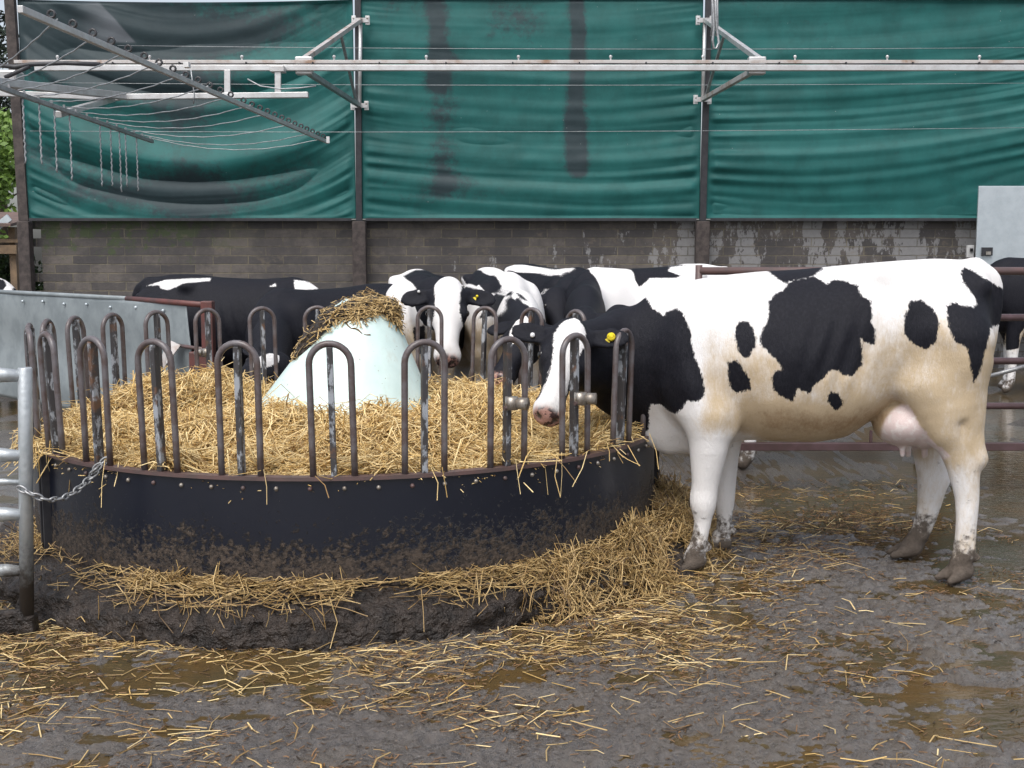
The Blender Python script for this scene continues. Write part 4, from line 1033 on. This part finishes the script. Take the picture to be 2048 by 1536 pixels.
hf = [L3(1890, 700, -.17), L3(1870, 790, -.2), L3(1862, 870, -.2), L3(1866, 930, -.2), L3(1864, 970, -.2), L3(1856, 1020, -.2), L3(1842, 1060, -.2), L3(1828, 1085, -.2), L3(1812, 1100, -.2)]
B.chain(hf, [.2, .15, .10, .082, .070, .054, .048, .050, .044], .04, (np.array([0, 1., 0]), 1.25))
B.ell(L3(1884, 955, -.2), (.035, .03, .04), None, .04)
# hooves, two claws each, and dew claws
for (px, py, w), ang in (((1380, 1136, yn), .35), ((1434, 1092, -.17), .3), ((1912, 1160, .205), .3), ((1812, 1106, -.2), .45)):
    c = L3(px, py, w); c[2] = .042; yw = (.55 if w > 0 else .1); dd = np.array([math.cos(yw), math.sin(yw), 0]); ee = np.array([-math.sin(yw), math.cos(yw), 0])
    for s_ in (-1, 1):
        k = c + ee * (.028 * s_); B.cone(k - dd * .032 + [0, 0, .014], k + dd * .074 + ee * (.008 * s_) + [0, 0, -.020], .039, .018, .007, (ee, 1.25))
        B.ell(k - dd * .075 + ee * .01 * s_ + [0, 0, .075], (.020, .014, .022), None, .012)
# creases of the hide
B.cone(L3(1474, 745, .36), L3(1482, 862, .30), .035, .03, .05, None, True)
B.cone(L3(1728, 690, .40), L3(1752, 800, .36), .05, .035, .07, None, True)
B.cone(L3(1925, 850, .285), L3(1945, 930, .275), .012, .01, .03, None, True)
B.cone(L3(1322, 830, .15), L3(1352, 868, .13), .012, .012, .03, None, True)
B.cone(L3(1300, 640, .30), L3(1330, 800, .31), .05, .05, .08, None, True)
B.cone(L3(1880, 700, .42), L3(1930, 790, .38), .06, .05, .09, None, True)
# flank fold, udder, teats
B.ell(L3(1812, 838, .08), (.150, .175, .118), [[.93, 0, -.35], [0, 1, 0], [.35, 0, .93]], .012)
B.ell(L3(1846, 856, .07), (.085, .15, .095), None, .02)
for px, py, w in ((1804, 874, .13), (1848, 878, .03), (1815, 876, -.06)):
    B.cone(L3(px, py, w), L3(px + 1, py + 36, w), .021, .014, .014)
# tail
tl_ = [L3(1955, 535), L3(1985, 560), L3(1992, 610), L3(1984, 660), L3(1974, 720), L3(1963, 780), L3(1953, 840)]
B.chain(tl_, [.04, .038, .03, .026, .024, .024, .03], .03)
# hide details: flank hollow, rib ripples
B.ell(L3(1745, 610, .40), (.10, .05, .10), None, .06, True)
B.ell(L3(1430, 730, .36), (.05, .045, .2), None, .06, True)
P0m = Lw(at(1147, 652, 5.08)); Mzm = Lw(at(1098, 826, 4.86))
am = nrm(Mzm - P0m); camdir = nrm(Lw(np.array([.8, 0, 1.7])) - P0m)
HD = add_head(B, P0m, am, camdir + np.array([0, 0, .35]), .885, lift=(-.02, .30), fwd=(0, .45))
B.cone(P0m + am * .12 - HD['n'] * .13, L3(1225, 735, .02), .10, .16, .05, (np.array([0, 1., 0]), 1.2))
B.cone(P0m + am * .03 - HD['n'] * .10, L3(1255, 672, -.03), .075, .12, .05, (np.array([0, 1., 0]), 1.3))
z1 = lambda pts: [(1000 + x / 1.954, 480 + y / 1.954) for x, y in pts]
PA = z1([(355, 230), (450, 215), (530, 205), (572, 228), (600, 270), (640, 295), (655, 278), (690, 268), (715, 285), (730, 320), (745, 360), (748, 400), (760, 450), (775, 490), (795, 550), (800, 590), (795, 620), (765, 632), (730, 630), (715, 655), (685, 680), (660, 670), (630, 645), (590, 640), (583, 660), (583, 720), (575, 745), (540, 765), (480, 760), (380, 720), (200, 640), (200, 420)])
PB = z1([(1110, 195), (1130, 165), (1170, 150), (1225, 140), (1260, 160), (1280, 175), (1300, 155), (1350, 160), (1400, 180), (1410, 215), (1450, 240), (1455, 290), (1450, 320), (1468, 350), (1465, 410), (1425, 400), (1408, 385), (1415, 420), (1415, 490), (1380, 530), (1345, 530), (1320, 510), (1290, 510), (1270, 535), (1240, 555), (1210, 600), (1160, 580), (1145, 630), (1105, 615), (1070, 590), (1062, 540), (1075, 510), (1100, 510), (1100, 490), (1060, 450), (1020, 410), (1015, 375), (1045, 320), (1050, 280), (1050, 240), (1075, 210)])
PB2 = z1([(1030, 100), (1150, 95), (1265, 95), (1262, 112), (1225, 142), (1170, 155), (1110, 170), (1075, 145)])
PC = z1([(935, 318), (970, 320), (990, 350), (1000, 390), (995, 420), (975, 455), (955, 460), (930, 435), (920, 390), (920, 345)])
PD = z1([(890, 475), (925, 470), (945, 495), (975, 545), (982, 585), (960, 590), (925, 598), (900, 575), (892, 540)])
PE = z1([(1290, 590), (1320, 600), (1340, 630), (1335, 655), (1310, 668), (1285, 640), (1280, 610)])
PF = z1([(1605, 240), (1650, 235), (1690, 265), (1715, 310), (1715, 350), (1700, 400), (1665, 428), (1620, 410), (1580, 370), (1578, 310)])
PG = z1([(1745, 260), (1775, 240), (1800, 255), (1850, 262), (1865, 250), (1860, 230), (1810, 165), (1800, 130), (1810, 105), (1850, 120), (1890, 150), (1925, 170), (1990, 210), (1990, 330), (1915, 345), (1895, 440), (1875, 520), (1850, 560), (1840, 500), (1825, 420), (1775, 395), (1750, 330)])
ub = L3(1812, 838, 0)
def mskin(V):
    d = np.sqrt(((V[:, 0] - ub[0] + .02) / .16) ** 2 + ((V[:, 2] - ub[2] + .035) / .15) ** 2)
    return sstep(1.03, .95, d) * (V[:, 1] < .262) * (V[:, 1] > -.2) * (V[:, 2] > .45)
def mdirt(V):
    u, z = V[:, 0], V[:, 2]
    d = sstep(1.30, 1.0, z + .05 * np.sin(u * 5) + .12 * fbm(u * 4, z * 4, 3, 55)) * (.72 + .12 * sstep(-.2, -.5, u))
    d = d + .62 * np.exp(-((z - .72) / .085) ** 2) * sstep(.45, .25, u) * sstep(-.55, -.3, u)
    d = d * (1 - .9 * sstep(.24, .40, u) * sstep(.72, .60, z)) * (1 - .62 * sstep(.66, .42, z)) * (1 - .8 * sstep(.5, .6, u))
    return d + .6 * sstep(.42, .10, z) * (.35 + fbm(u * 9, z * 9, 3, 33)) + .30 * np.exp(-(((u + .02) / .25) ** 2 + ((z - 1.22) / .05) ** 2)) * 0
finish_cow('dairy_cow', B, Om, math.pi - aC, .0115, HD, [PA, PB, PB2, PC, PD, PE, PF, PG], 'white', 'large white cow with round black patches standing side-on in front, head over the feeder', 5.3,
           'blaze', dirtfn=mdirt, skinfn=mskin, disp=lambda V: .012 * fbm(V[:, 0] * 5, V[:, 2] * 4.5, 3, 7) + .0065 * np.sin((V[:, 0] + .30 * V[:, 2]) * 72) * np.exp(-((V[:, 0] + .02) / .17) ** 2 - ((V[:, 2] - 1.06) / .16) ** 2), tags=((1, 'yellow', .125, .0, 1.1), (0, 'white', .10, -.02, .6)), it=2, hoofz=.07)

# ---- the cows behind: one standing body, each with its own heading, neck, head and markings
def bg_cow(O, heading, s, poll, muzzle, nvec, polys, base, label, face, whites=(), tags=(), h=.018, neckr=.215, Yp=None, hscale=1.0, fat=1.0, nb=None, hsh=0.0):
    """O ground point under the middle; heading world angle of the body's forward axis; poll / muzzle world points"""
    th = heading; O = np.array([O[0], O[1], 0.0]); U = np.array([math.cos(th), math.sin(th), 0]); W = np.array([-math.sin(th), math.cos(th), 0])
    lw = lambda p: np.array([(np.array(p) - O) @ U, (np.array(p) - O) @ W, p[2]])
    B = Body(); S = lambda *p: np.array(p, float) * s
    tab = [(-.80, 1.21, .95, .06), (-.77, 1.30, .85, .12), (-.70, 1.355, .75, .19), (-.5, 1.385, .70, .25), (-.3, 1.385, .64, .28), (-.1, 1.36, .56, .33), (.1, 1.35, .54, .35), (.3, 1.345, .55, .33), (.45, 1.355, .57, .29), (.58, 1.36, .60, .235), (.68, 1.32, .64, .19), (.78, 1.23, .70, .15), (.84, 1.12, .78, .1)]
    B.trunk([(a * s, b_ * s, c * s, d * s * fat) for a, b_, c, d in tab], nar=(.2 * s, .5 * s, .5))
    for w in (-1, 1):
        B.ell(S(.52, .19 * w, .98), (.17 * s, .10 * s, .28 * s), None, .09); B.ell(S(-.32, .205 * w, 1.285), (.06 * s, .045 * s, .04 * s), None, .07)
        B.ell(S(-.76, .11 * w, 1.18), (.05 * s, .05 * s, .05 * s), None, .05); B.ell(S(-.40, .40 * w, 1.12), (.13 * s, .05 * s, .10 * s), None, .06, True)
        B.ell(S(-.52, .19 * w, .98), (.25 * s, .10 * s, .22 * s), None, .1)
        fx = .5 + .05 * w; B.chain([S(.52, .17 * w, .72), S(fx, .17 * w, .55), S(fx, .17 * w, .38), S(fx, .17 * w, .22), S(fx + .01, .17 * w, .11), S(fx + .05, .17 * w, .05)], [.10, .075, .058, .042, .046, .05], .03)
        hx = -.62 + .07 * w + hsh; B.chain([S(-.55, .18 * w, .85), S(-.52 + hsh * .6, .2 * w, .68), S(hx - .02, .2 * w, .50), S(hx - .03, .2 * w, .42), S(hx, .2 * w, .2), S(hx + .01, .2 * w, .11), S(hx + .05, .2 * w, .05)], [.2, .13, .08, .065, .046, .05, .052], .04)
        pass
    B.chain([S(-.74, 0, 1.31), S(-.83, 0, 1.24), S(-.86, 0, 1.05), S(-.85, 0, .75), S(-.84, 0, .5)], [.04, .035, .028, .024, .04], .03)
    B.ell(S(-.36, 0, .60), (.16 * s, .14 * s, .12 * s), None, .04)
    p0, mz = lw(poll), lw(muzzle); a = nrm(mz - p0); n = np.array([nvec[0] * U[0] + nvec[1] * U[1], nvec[0] * W[0] + nvec[1] * W[1], nvec[2]])
    n = nrm(n - a * (n @ a)); ne = p0 + a * .09 * hscale - n * .10 * hscale
    sh = S(.60, 0, 1.03); mid = (sh + ne) / 2 + S(.03, 0, .02)
    f = nrm(np.cross(ne - sh, [0, 0, 1.]))
    B.cone(sh, mid, .26 * s, neckr * s, .08, (f, 1.6)); B.cone(mid, ne, neckr * s, .125 * hscale, .06, (f, 1.35))
    B.cone(S(.62, 0, .78), S(.74, 0, .72), .13 * s, .09 * s, .08, (np.array([0, 1., 0]), 1.5))
    hd = add_head(B, p0, a, n, hscale)
    return finish_cow('dairy_cow', B, O, th, h, hd, polys, base, label, Yp or O[1], face, whites, tags=tags, nb=nb, disp=lambda V: .018 * fbm(V[:, 0] * 4, V[:, 2] * 4, 2, 7) + .007 * np.sin((V[:, 0] + .25 * V[:, 2]) * 68) * np.exp(-((V[:, 0] - .1) / .22) ** 2 - ((V[:, 2] - .95) / .2) ** 2))

# black cow behind the sheeted gate, facing right
c = at(456, 600, 9.5)
bg_cow((c[0] + .02, 9.5), R(-4), .945, at(705, 640, 9.4), at(745, 735, 9.1), (.3, -.8, .5), [], 'black', 'black cow with white rump patch standing behind the sheeted gate', 'black',
       whites=[[(293, 572), (330, 560), (380, 557), (422, 556), (420, 562), (370, 566), (352, 574), (336, 580), (322, 577), (318, 570)], [(588, 560), (610, 562), (640, 572), (636, 578), (614, 580), (598, 590), (590, 588)], [(538, 573), (552, 566), (552, 573)]])
# black cow with its head down behind the pale cone
c = at(668, 640, 8.75)
bg_cow((c[0] + .05, 8.72), R(222), .90, at(566, 716, 7.55), at(492, 742, 7.32), (-.1, -.75, .6), [], 'black', 'black cow with head down eating at the far side, left of the cone', 'spot', h=.016, Yp=8.2)
# white-faced cow looking at the camera
c = at(836, 640, 9.15)
bg_cow((c[0], 9.25), R(-84), .975, at(896, 566, 7.98), at(892, 716, 7.72), (.0, -1, .25), [[(806, 552), (830, 540), (950, 538), (950, 600), (870, 600), (838, 586), (826, 568)], [(924, 600), (1010, 600), (1010, 735), (960, 722), (930, 712), (918, 690)], [(826, 655), (850, 650), (852, 720), (830, 700)]], 'white',
       'white-faced cow with black ears looking straight at the camera over the hoops', 'white', tags=((0, 'white', .09, .03, .55), (1, 'yellow', .09, .0, .5)), h=.015, Yp=8.8, hscale=1.14, fat=1.12)
# cow with slanting black bands, head low towards the feeder
c = at(985, 640, 9.3)
bg_cow((c[0] + .03, 9.35), R(-80), .985, at(1060, 630, 7.42), at(984, 766, 7.05), (-.45, -.8, .4), [[(945, 545), (962, 540), (990, 552), (1004, 572), (1006, 588), (990, 586), (975, 590), (960, 572)], [(915, 570), (925, 572), (942, 590), (944, 600), (915, 610)], [(1012, 600), (1020, 592), (1030, 600), (1036, 592), (1046, 606), (1058, 612), (1072, 640), (1010, 660), (1010, 620)], [(1026, 583), (1044, 590), (1056, 602), (1046, 600)]], 'white',
       'white cow with slanting black bands, lowering its head behind the feeder', 'spot', h=.015, Yp=8.8, hscale=1.08)
# cow further back, dark shoulders and white rump
c = at(1092, 600, 10.6)
bg_cow((c[0], 10.7), R(-62), 1.0, at(1115, 580, 9.5), at(1125, 640, 9.2), (.2, -.9, .3), [], 'black',
       'black cow with a white back standing furthest back in the herd', 'black', whites=[[(1035, 520), (1125, 520), (1140, 536), (1128, 546), (1100, 552), (1075, 546), (1040, 545)], [(1060, 575), (1085, 580), (1100, 610), (1080, 625)]], h=.02, Yp=10.2)
# white-shouldered cow with black neck facing left
c = at(1300, 600, 9.6)
bg_cow((c[0] + .05, 9.75), R(205), 1.005, at(1165, 622, 8.5), at(1118, 700, 8.1), (-.6, -.6, .5), [[(1248, 526), (1300, 524), (1375, 530), (1340, 534), (1335, 542), (1362, 552), (1350, 556), (1300, 556), (1278, 575), (1270, 560), (1262, 540)], [(1100, 570), (1155, 572), (1175, 580), (1205, 606), (1215, 640), (1180, 700), (1100, 720)]], 'white',
       'white cow with a black neck and black saddle facing left behind the big cow', 'black', h=.018, Yp=9.4, nb=.70)
# black-backed cow right behind the big cow
c = at(1645, 640, 7.95)
bg_cow((c[0] + .0, 7.98), R(183), .955, at(1232, 618, 7.75), at(1180, 720, 7.45), (-.6, -.6, .5), [], 'black', 'mostly hidden black cow directly behind the big patched cow and gate', 'black',
       whites=[[(1240, 590), (1262, 575), (1300, 595), (1310, 640), (1250, 660)], [(1440, 850), (1540, 850), (1540, 1000), (1440, 1000)]], h=.018, hsh=-.22)
# cow behind the gate at the right edge
c = at(2130, 640, 12.2)
bg_cow((c[0], 12.25), R(178), 1.06, at(1905, 600, 12.1), at(1850, 690, 12.0), (-.5, -.6, .5), [], 'black', 'black cow with white belly and legs beyond the gate at right', 'black',
       whites=[[(1965, 706), (2010, 690), (2040, 668), (2060, 640), (2200, 640), (2200, 820), (1960, 820)]], h=.024)
# cow whose back just shows at far left
c = at(-112, 600, 12.6)
bg_cow((c[0], 12.7), R(2), .90, at(80, 640, 12.6), at(100, 720, 12.4), (.5, -.6, .5), [[(-60, 540), (8, 560), (14, 570), (0, 590), (-60, 600)], [(26, 576), (38, 572), (48, 580), (40, 590), (26, 590)]], 'white', 'cow whose white and black back just shows over the sheeted gate', 'black', h=.026)

# ------------------------------------------------------------------ gates
# maroon tubular gate behind the big cow
YG = 7.05
p0 = at(1398, 530, YG); o = empty('tubular_gate', (p0[0], YG, 0)); X0 = p0[0]; X1 = at(2330, 540, YG)[0]
b = MB(); b.tube([(0, 0, .1), (0, 0, p0[2])], .022, 10); b.build('gate_post', M['redrust'], o, smooth=True)
for y_, r_ in ((542, .024), (635, .022), (722, .022), (812, .021)):
    z_ = at(1990, y_, YG)[2]; b = MB(); b.tube([(0, 0, z_), (X1 - X0, 0, z_)], r_, 12); b.build('rail', M['redrust'] if y_ < 600 else M['purple'], o, smooth=True)
z_ = at(1700, 893, YG)[2]; b = MB(); b.beam((0, 0, z_), (X1 - X0, 0, z_), .04, .048); b.build('rail', M['purple'], o, bevel=.004)
b = MB(); q = at(1742, 868, YG); b.tube([(q[0] - X0, 0, z_), (q[0] - X0, 0, z_ + .10)], .010, 8); b.build('stay', M['purple'], o)
b = MB(); b.tube([np.array(at(1955, 759, YG + .1)) - [X0, YG, 0], np.array(at(2090, 722, YG + .1)) - [X0, YG, 0]], .014, 8); b.build('brace', M['galv_dark'], o, smooth=True)
tag(o, 'maroon tubular metal gate behind the big patched cow', 'gate')

# galvanised gate end at the left edge
q = gnd(54, 1262); Yg = q[1]; Xg = q[0]
o = empty('galvanised_gate', (Xg, Yg, 0))
zt = at(52, 735, Yg)[2]
xo = at(50, 735, Yg)[0] - Xg
b = MB(); b.tube([(0, 0, .0), (xo, 0, zt - .004), (xo, 0, zt)], [.027, .027, .024], 14); b.build('end_post', M['galv_gate'], o, smooth=True)
dxl, dyl = -1.5, -.28
for y_, r_ in ((752, .033), (912, .031), (965, .014), (1030, .031), (1142, .028)):
    z_ = at(45, y_, Yg)[2]
    pts = [(xo * z_ / zt, 0, z_), (-.06, -.012, z_ + .006), (dxl * .5, dyl * .5, z_ + .004), (dxl, dyl, z_)]
    b = MB(); b.tube(pts, [r_ * .62, r_ * .9, r_, r_], 14); b.build('rail', M['galv_gate'], o, smooth=True)
z_ = at(40, 1240, Yg)[2]; b = MB(); b.beam((.0, 0, z_), (dxl, dyl, z_ - .01), .06, .085); b.build('bottom_rail', M['mudclod'], o, bevel=.012)
b = MB(); b.box((.0, 0, .03), .075, .07, .075); b.build('foot', M['mudclod'], o, bevel=.012)
tag(o, 'silver galvanised gate end with muddy foot at the left edge', 'gate')
# chain from the gate to the ring
pts = [at(36, 975, Yg - .03), at(58, 985, Yg - .035), at(78, 996, Yg - .03), at(100, 1000, Yg + .0), at(125, 997, Yg + .06), at(150, 984, Yg + .13), at(175, 962, Yg + .2), at(205, 932, Yg + .27)]
pts = [Vector(p) for p in pts]; seg = []
for i in range(len(pts) - 1):
    for k in range(8): seg.append(pts[i].lerp(pts[i + 1], k / 8))
seg.append(pts[-1]); b = MB(); acc = 0; last = seg[0]; cnt = 0
for i in range(1, len(seg)):
    acc += (seg[i] - seg[i - 1]).length
    if acc > .030:
        d = (seg[i] - last).normalized(); c_ = (seg[i] + last) / 2; upv = Vector((0, 0, 1)) if cnt % 2 else Vector((0, 1, .2)); sd_ = d.cross(upv).normalized()
        lp = []
        for a_ in np.linspace(0, 2 * math.pi, 13)[:-1]: lp.append(c_ + d * (math.cos(a_) * .0215) + sd_ * (math.sin(a_) * .0115))
        b.tube(lp, .0042, 7, closed=True); last = seg[i].copy(); acc = 0; cnt += 1
# doubled end
for sgn in (0, 1):
    for k in range(4):
        c_ = Vector(at(188 + k * 7, 948 - k * 6 + sgn * 7 - 8, Yg + .22 + .015 * k)); d = (Vector((1, .3, .8))).normalized(); sd_ = d.cross(Vector((0, 1, 0)) if (k + sgn) % 2 else Vector((0, 0, 1))).normalized()
        b.tube([c_ + d * (math.cos(a_) * .0215) + sd_ * (math.sin(a_) * .0115) for a_ in np.linspace(0, 2 * math.pi, 13)[:-1]], .0042, 7, closed=True)
tag(b.build('chain', M['galv_dark'], smooth=True), 'steel link chain looped from the gate to the feeder', 'chain')

# sheeted gate behind the ring, left
S0 = at(-60, 580, 11.4); S1 = at(372, 606, 8.55); ST = 1.116
o = empty('sheeted_gate', (S1[0], S1[1], 0)); D = np.array([S0[0] - S1[0], S0[1] - S1[1], 0]); Ln = np.linalg.norm(D); Dn = D / Ln; Nn = np.array([Dn[1], -Dn[0], 0]); Nn = Nn if Nn[1] < 0 else -Nn
nn, mm = 120, 30; sV = []
for i in range(nn):
    for j in range(mm):
        u = i / (nn - 1); v = j / (mm - 1); z0 = .12
        ulim = Ln * u
        cut = .30 * max(0, (1 - v)) ** .8 * (1 if i < 12 else 0)
        x_ = u * Ln - (.22 * (1 - v) if False else 0)
        off = .012 * math.sin(v * 9) + .03 * float(vn(np.array(u * 6), np.array(v * 3), 77))
        shift = -.19 * (1 - v) * max(0, 1 - u * 5)
        p = Dn * (u * Ln + shift) + Nn * off + np.array([0, 0, z0 + (ST - z0) * v]); sV.append(p)
I = np.arange(nn * mm).reshape(nn, mm)
sh_o = np_mesh('sheet', np.array(sV), np.stack([I[:-1, :-1], I[1:, :-1], I[1:, 1:], I[:-1, 1:]], -1).reshape(-1, 4), M['galv_sheet'], o)
sh_o.modifiers.new('s', 'SOLIDIFY').thickness = .006
b = MB(); b.tube([Dn * -.30 + [0, 0, ST - .01], Dn * .9 + [0, 0, ST + .005]], .022, 10); b.build('top_tube', M['red'], o, smooth=True)
b = MB(); b.tube([Dn * .9 + [0, 0, ST + .005], Dn * Ln + [0, 0, ST + .005]], .02, 10); b.build('top_tube', M['galv_sheet'], o, smooth=True)
b = MB(); b.beam(Dn * -.30 + [0, 0, 0], Dn * -.30 + [0, 0, ST + .02], .085, .085); b.build('frame_post', M['red'], o, bevel=.008)
b = MB(); b.tube([Dn * -.30 + [0, 0, .78], Dn * .2 + Nn * .05 + [0, 0, .80]], .014, 8); b.build('hasp', M['redrust'], o, smooth=True)
b = MB(); b.box(Dn * -.16 + np.array([0, 0, .66]), .14, .05, .2); b.build('hinge_plate', M['red'], o, bevel=.01)
for k in range(7):
    p = Dn * (.3 + k * .42) + Nn * .022 + np.array([0, 0, ST - .07 + .01 * (k % 2)]); b = MB(); b.ball(p, .014, 8, 5); b.build('rivet', M['galv_bright'], o, smooth=True)
# torn flap at the free edge
fp = [(.02, .80), (.12, .84), (.16, .70), (.05, .62), (-.06, .68)]
b = MB(); V_ = [Dn * x_ + Nn * (.05 + .04 * i) + np.array([0, 0, z_]) for i, (x_, z_) in enumerate(fp)]; b.add(V_ + [v - Nn * .006 for v in V_], [(0, 1, 2, 3, 4), (9, 8, 7, 6, 5)] + [(i, i + 5, (i + 1) % 5 + 5, (i + 1) % 5) for i in range(5)])
b.build('torn_flap', M['rustrail'], o)
tag(o, 'grey sheeted metal gate with red frame behind the feeder at left', 'gate')

# ------------------------------------------------------------------ trees and shed at far left
def leaves(N, cen, rad, size, seed, clumps=14, flatn=False):
    rg = np.random.default_rng(seed); cc = rg.standard_normal((clumps, 3)); cc /= np.linalg.norm(cc, axis=1, keepdims=True); cc *= rg.uniform(.35, .95, (clumps, 1))
    k = rg.integers(0, clumps, N); v = rg.standard_normal((N, 3)); v /= np.linalg.norm(v, axis=1, keepdims=True); P = cc[k] + v * (rg.random((N, 1)) ** .5) * rg.uniform(.2, .42, clumps)[k][:, None]
    P = P * np.array(rad) + np.array(cen); a = rg.standard_normal((N, 3)); a /= np.linalg.norm(a, axis=1, keepdims=True); b_ = np.cross(a, rg.standard_normal((N, 3))); b_ /= np.linalg.norm(b_, axis=1, keepdims=True)
    s = size * rg.uniform(.6, 1.3, (N, 1)); V = np.stack([P - a * s, P + b_ * s * .5, P + a * s, P - b_ * s * .5], 1).reshape(-1, 3)
    return V, np.arange(4 * N).reshape(N, 4)
def tree(name, x, y, h, cz, rad, N, mat, label, size, seed):
    o = empty(name, (x, y, 0)); b = MB(); b.tube([(0, 0, -.1), (.05, 0, h * .3), (.0, .08, h * .6), (.1, 0, h * .95)], [.2, .16, .11, .03], 10)
    b.build('trunk', M['bark'], o, smooth=True); rg = random.Random(seed)
    b = MB()
    for k in range(9):
        a = k * 2.4; z = h * (.3 + .06 * k); b.tube([(0, 0, z), (math.cos(a) * rad[0] * .4, math.sin(a) * rad[1] * .4, z + .25), (math.cos(a) * rad[0] * .8, math.sin(a) * rad[1] * .8, z + .6)], [.06, .04, .015], 6)
    b.build('limbs', M['bark'], o, smooth=True)
    V, Q = leaves(N, (0, 0, cz), rad, size, seed, 34); np_mesh('crown', V, Q, M[mat], o, smooth=False)
    tag(o, label, 'tree'); return o
tp = at(0, 310, 21); tree('broadleaf_tree', tp[0] - .9, 21, 4.2, 2.9, (1.6, 1.5, 1.55), 16000, 'leaf', 'bright green leafy tree beyond the left end of the sheets', .07, 4)
tp = at(8, 60, 30); o = empty('conifer_tree', (tp[0] - .35, 30, 0)); b = MB(); b.tube([(0, 0, 0), (0, 0, 6), (0, 0, 10.5)], [.25, .16, .03], 10); b.build('trunk', M['bark'], o, smooth=True)
Vs, Qs, n0 = [], [], 0; rg = np.random.default_rng(12)
for k in range(120):
    z = 3.5 + 6.8 * rg.random(); L_ = (10.9 - z) * .22 * rg.uniform(.7, 1.1); a = rg.random() * 6.28; n_ = 70; t = rg.random(n_)
    P = np.stack([np.cos(a) * L_ * t, np.sin(a) * L_ * t, z - .35 * L_ * t], 1) + rg.standard_normal((n_, 3)) * .07
    d = rg.standard_normal((n_, 3)); d /= np.linalg.norm(d, axis=1, keepdims=True); e = np.cross(d, rg.standard_normal((n_, 3))); e /= np.linalg.norm(e, axis=1, keepdims=True)
    Vs.append(np.stack([P - d * .1, P + e * .03, P + d * .1, P - e * .03], 1).reshape(-1, 3)); Qs.append(np.arange(4 * n_).reshape(n_, 4) + n0); n0 += 4 * n_
np_mesh('crown', np.concatenate(Vs), np.concatenate(Qs), M['leaf_dark'], o, smooth=False); tag(o, 'dark conifer rising behind the leafy tree at far left', 'tree')
bs = at(5, 530, 17.5); o = empty('shrub', (bs[0], 17.5, 0)); V, Q = leaves(6000, (0, 0, .95), (.75, .6, .8), .045, 8, 20); np_mesh('foliage', V, Q, M['leaf_shrub'], o, smooth=False)
b = MB(); b.tube([(0, 0, -.05), (.1, 0, .6), (.0, .05, 1.2)], [.05, .03, .012], 7); b.build('stem', M['bark'], o, smooth=True); tag(o, 'dark green shrub beside the left end of the block wall', 'shrub')
o = empty('open_shed', tuple(at(0, 440, 16.4) * np.array([1, 1, 0]))); ox = o.location
rz = at(20, 432, 16.4)[2]
b = MB(); b.add([(-3, -.5, rz - .12), (.36, -.5, rz - .12), (.36, 1.2, rz + .1), (-3, 1.2, rz + .1)] + [(-3, -.5, rz - .16), (.36, -.5, rz - .16), (.36, 1.2, rz + .06), (-3, 1.2, rz + .06)], [(0, 1, 2, 3), (7, 6, 5, 4), (0, 4, 5, 1), (1, 5, 6, 2), (2, 6, 7, 3), (3, 7, 4, 0)]); b.build('roof', M['roof'], o)
z2 = at(20, 482, 16.4)[2]
b = MB(); b.beam((-3, -.3, z2), (.38, -.3, z2), .06, .05); b.build('beam', M['timber'], o)
b = MB(); b.beam((-3, -.32, z2 - .12), (.36, -.32, z2 - .12), .05, .12); b.build('beam', M['timber'], o)
b = MB(); b.beam((-.1, -.38, z2 + .02), (.30, -.38, z2 + .32), .03, .10); b.build('brace', M['galv_bright'], o)
for x_ in (-2.6, .26): b = MB(); b.beam((x_, -.2, 0), (x_, -.2, rz - .16), .09, .09); b.build('post', M['timber'], o)
tag(o, 'low open shed with rusty roof just left of the wall', 'shed')
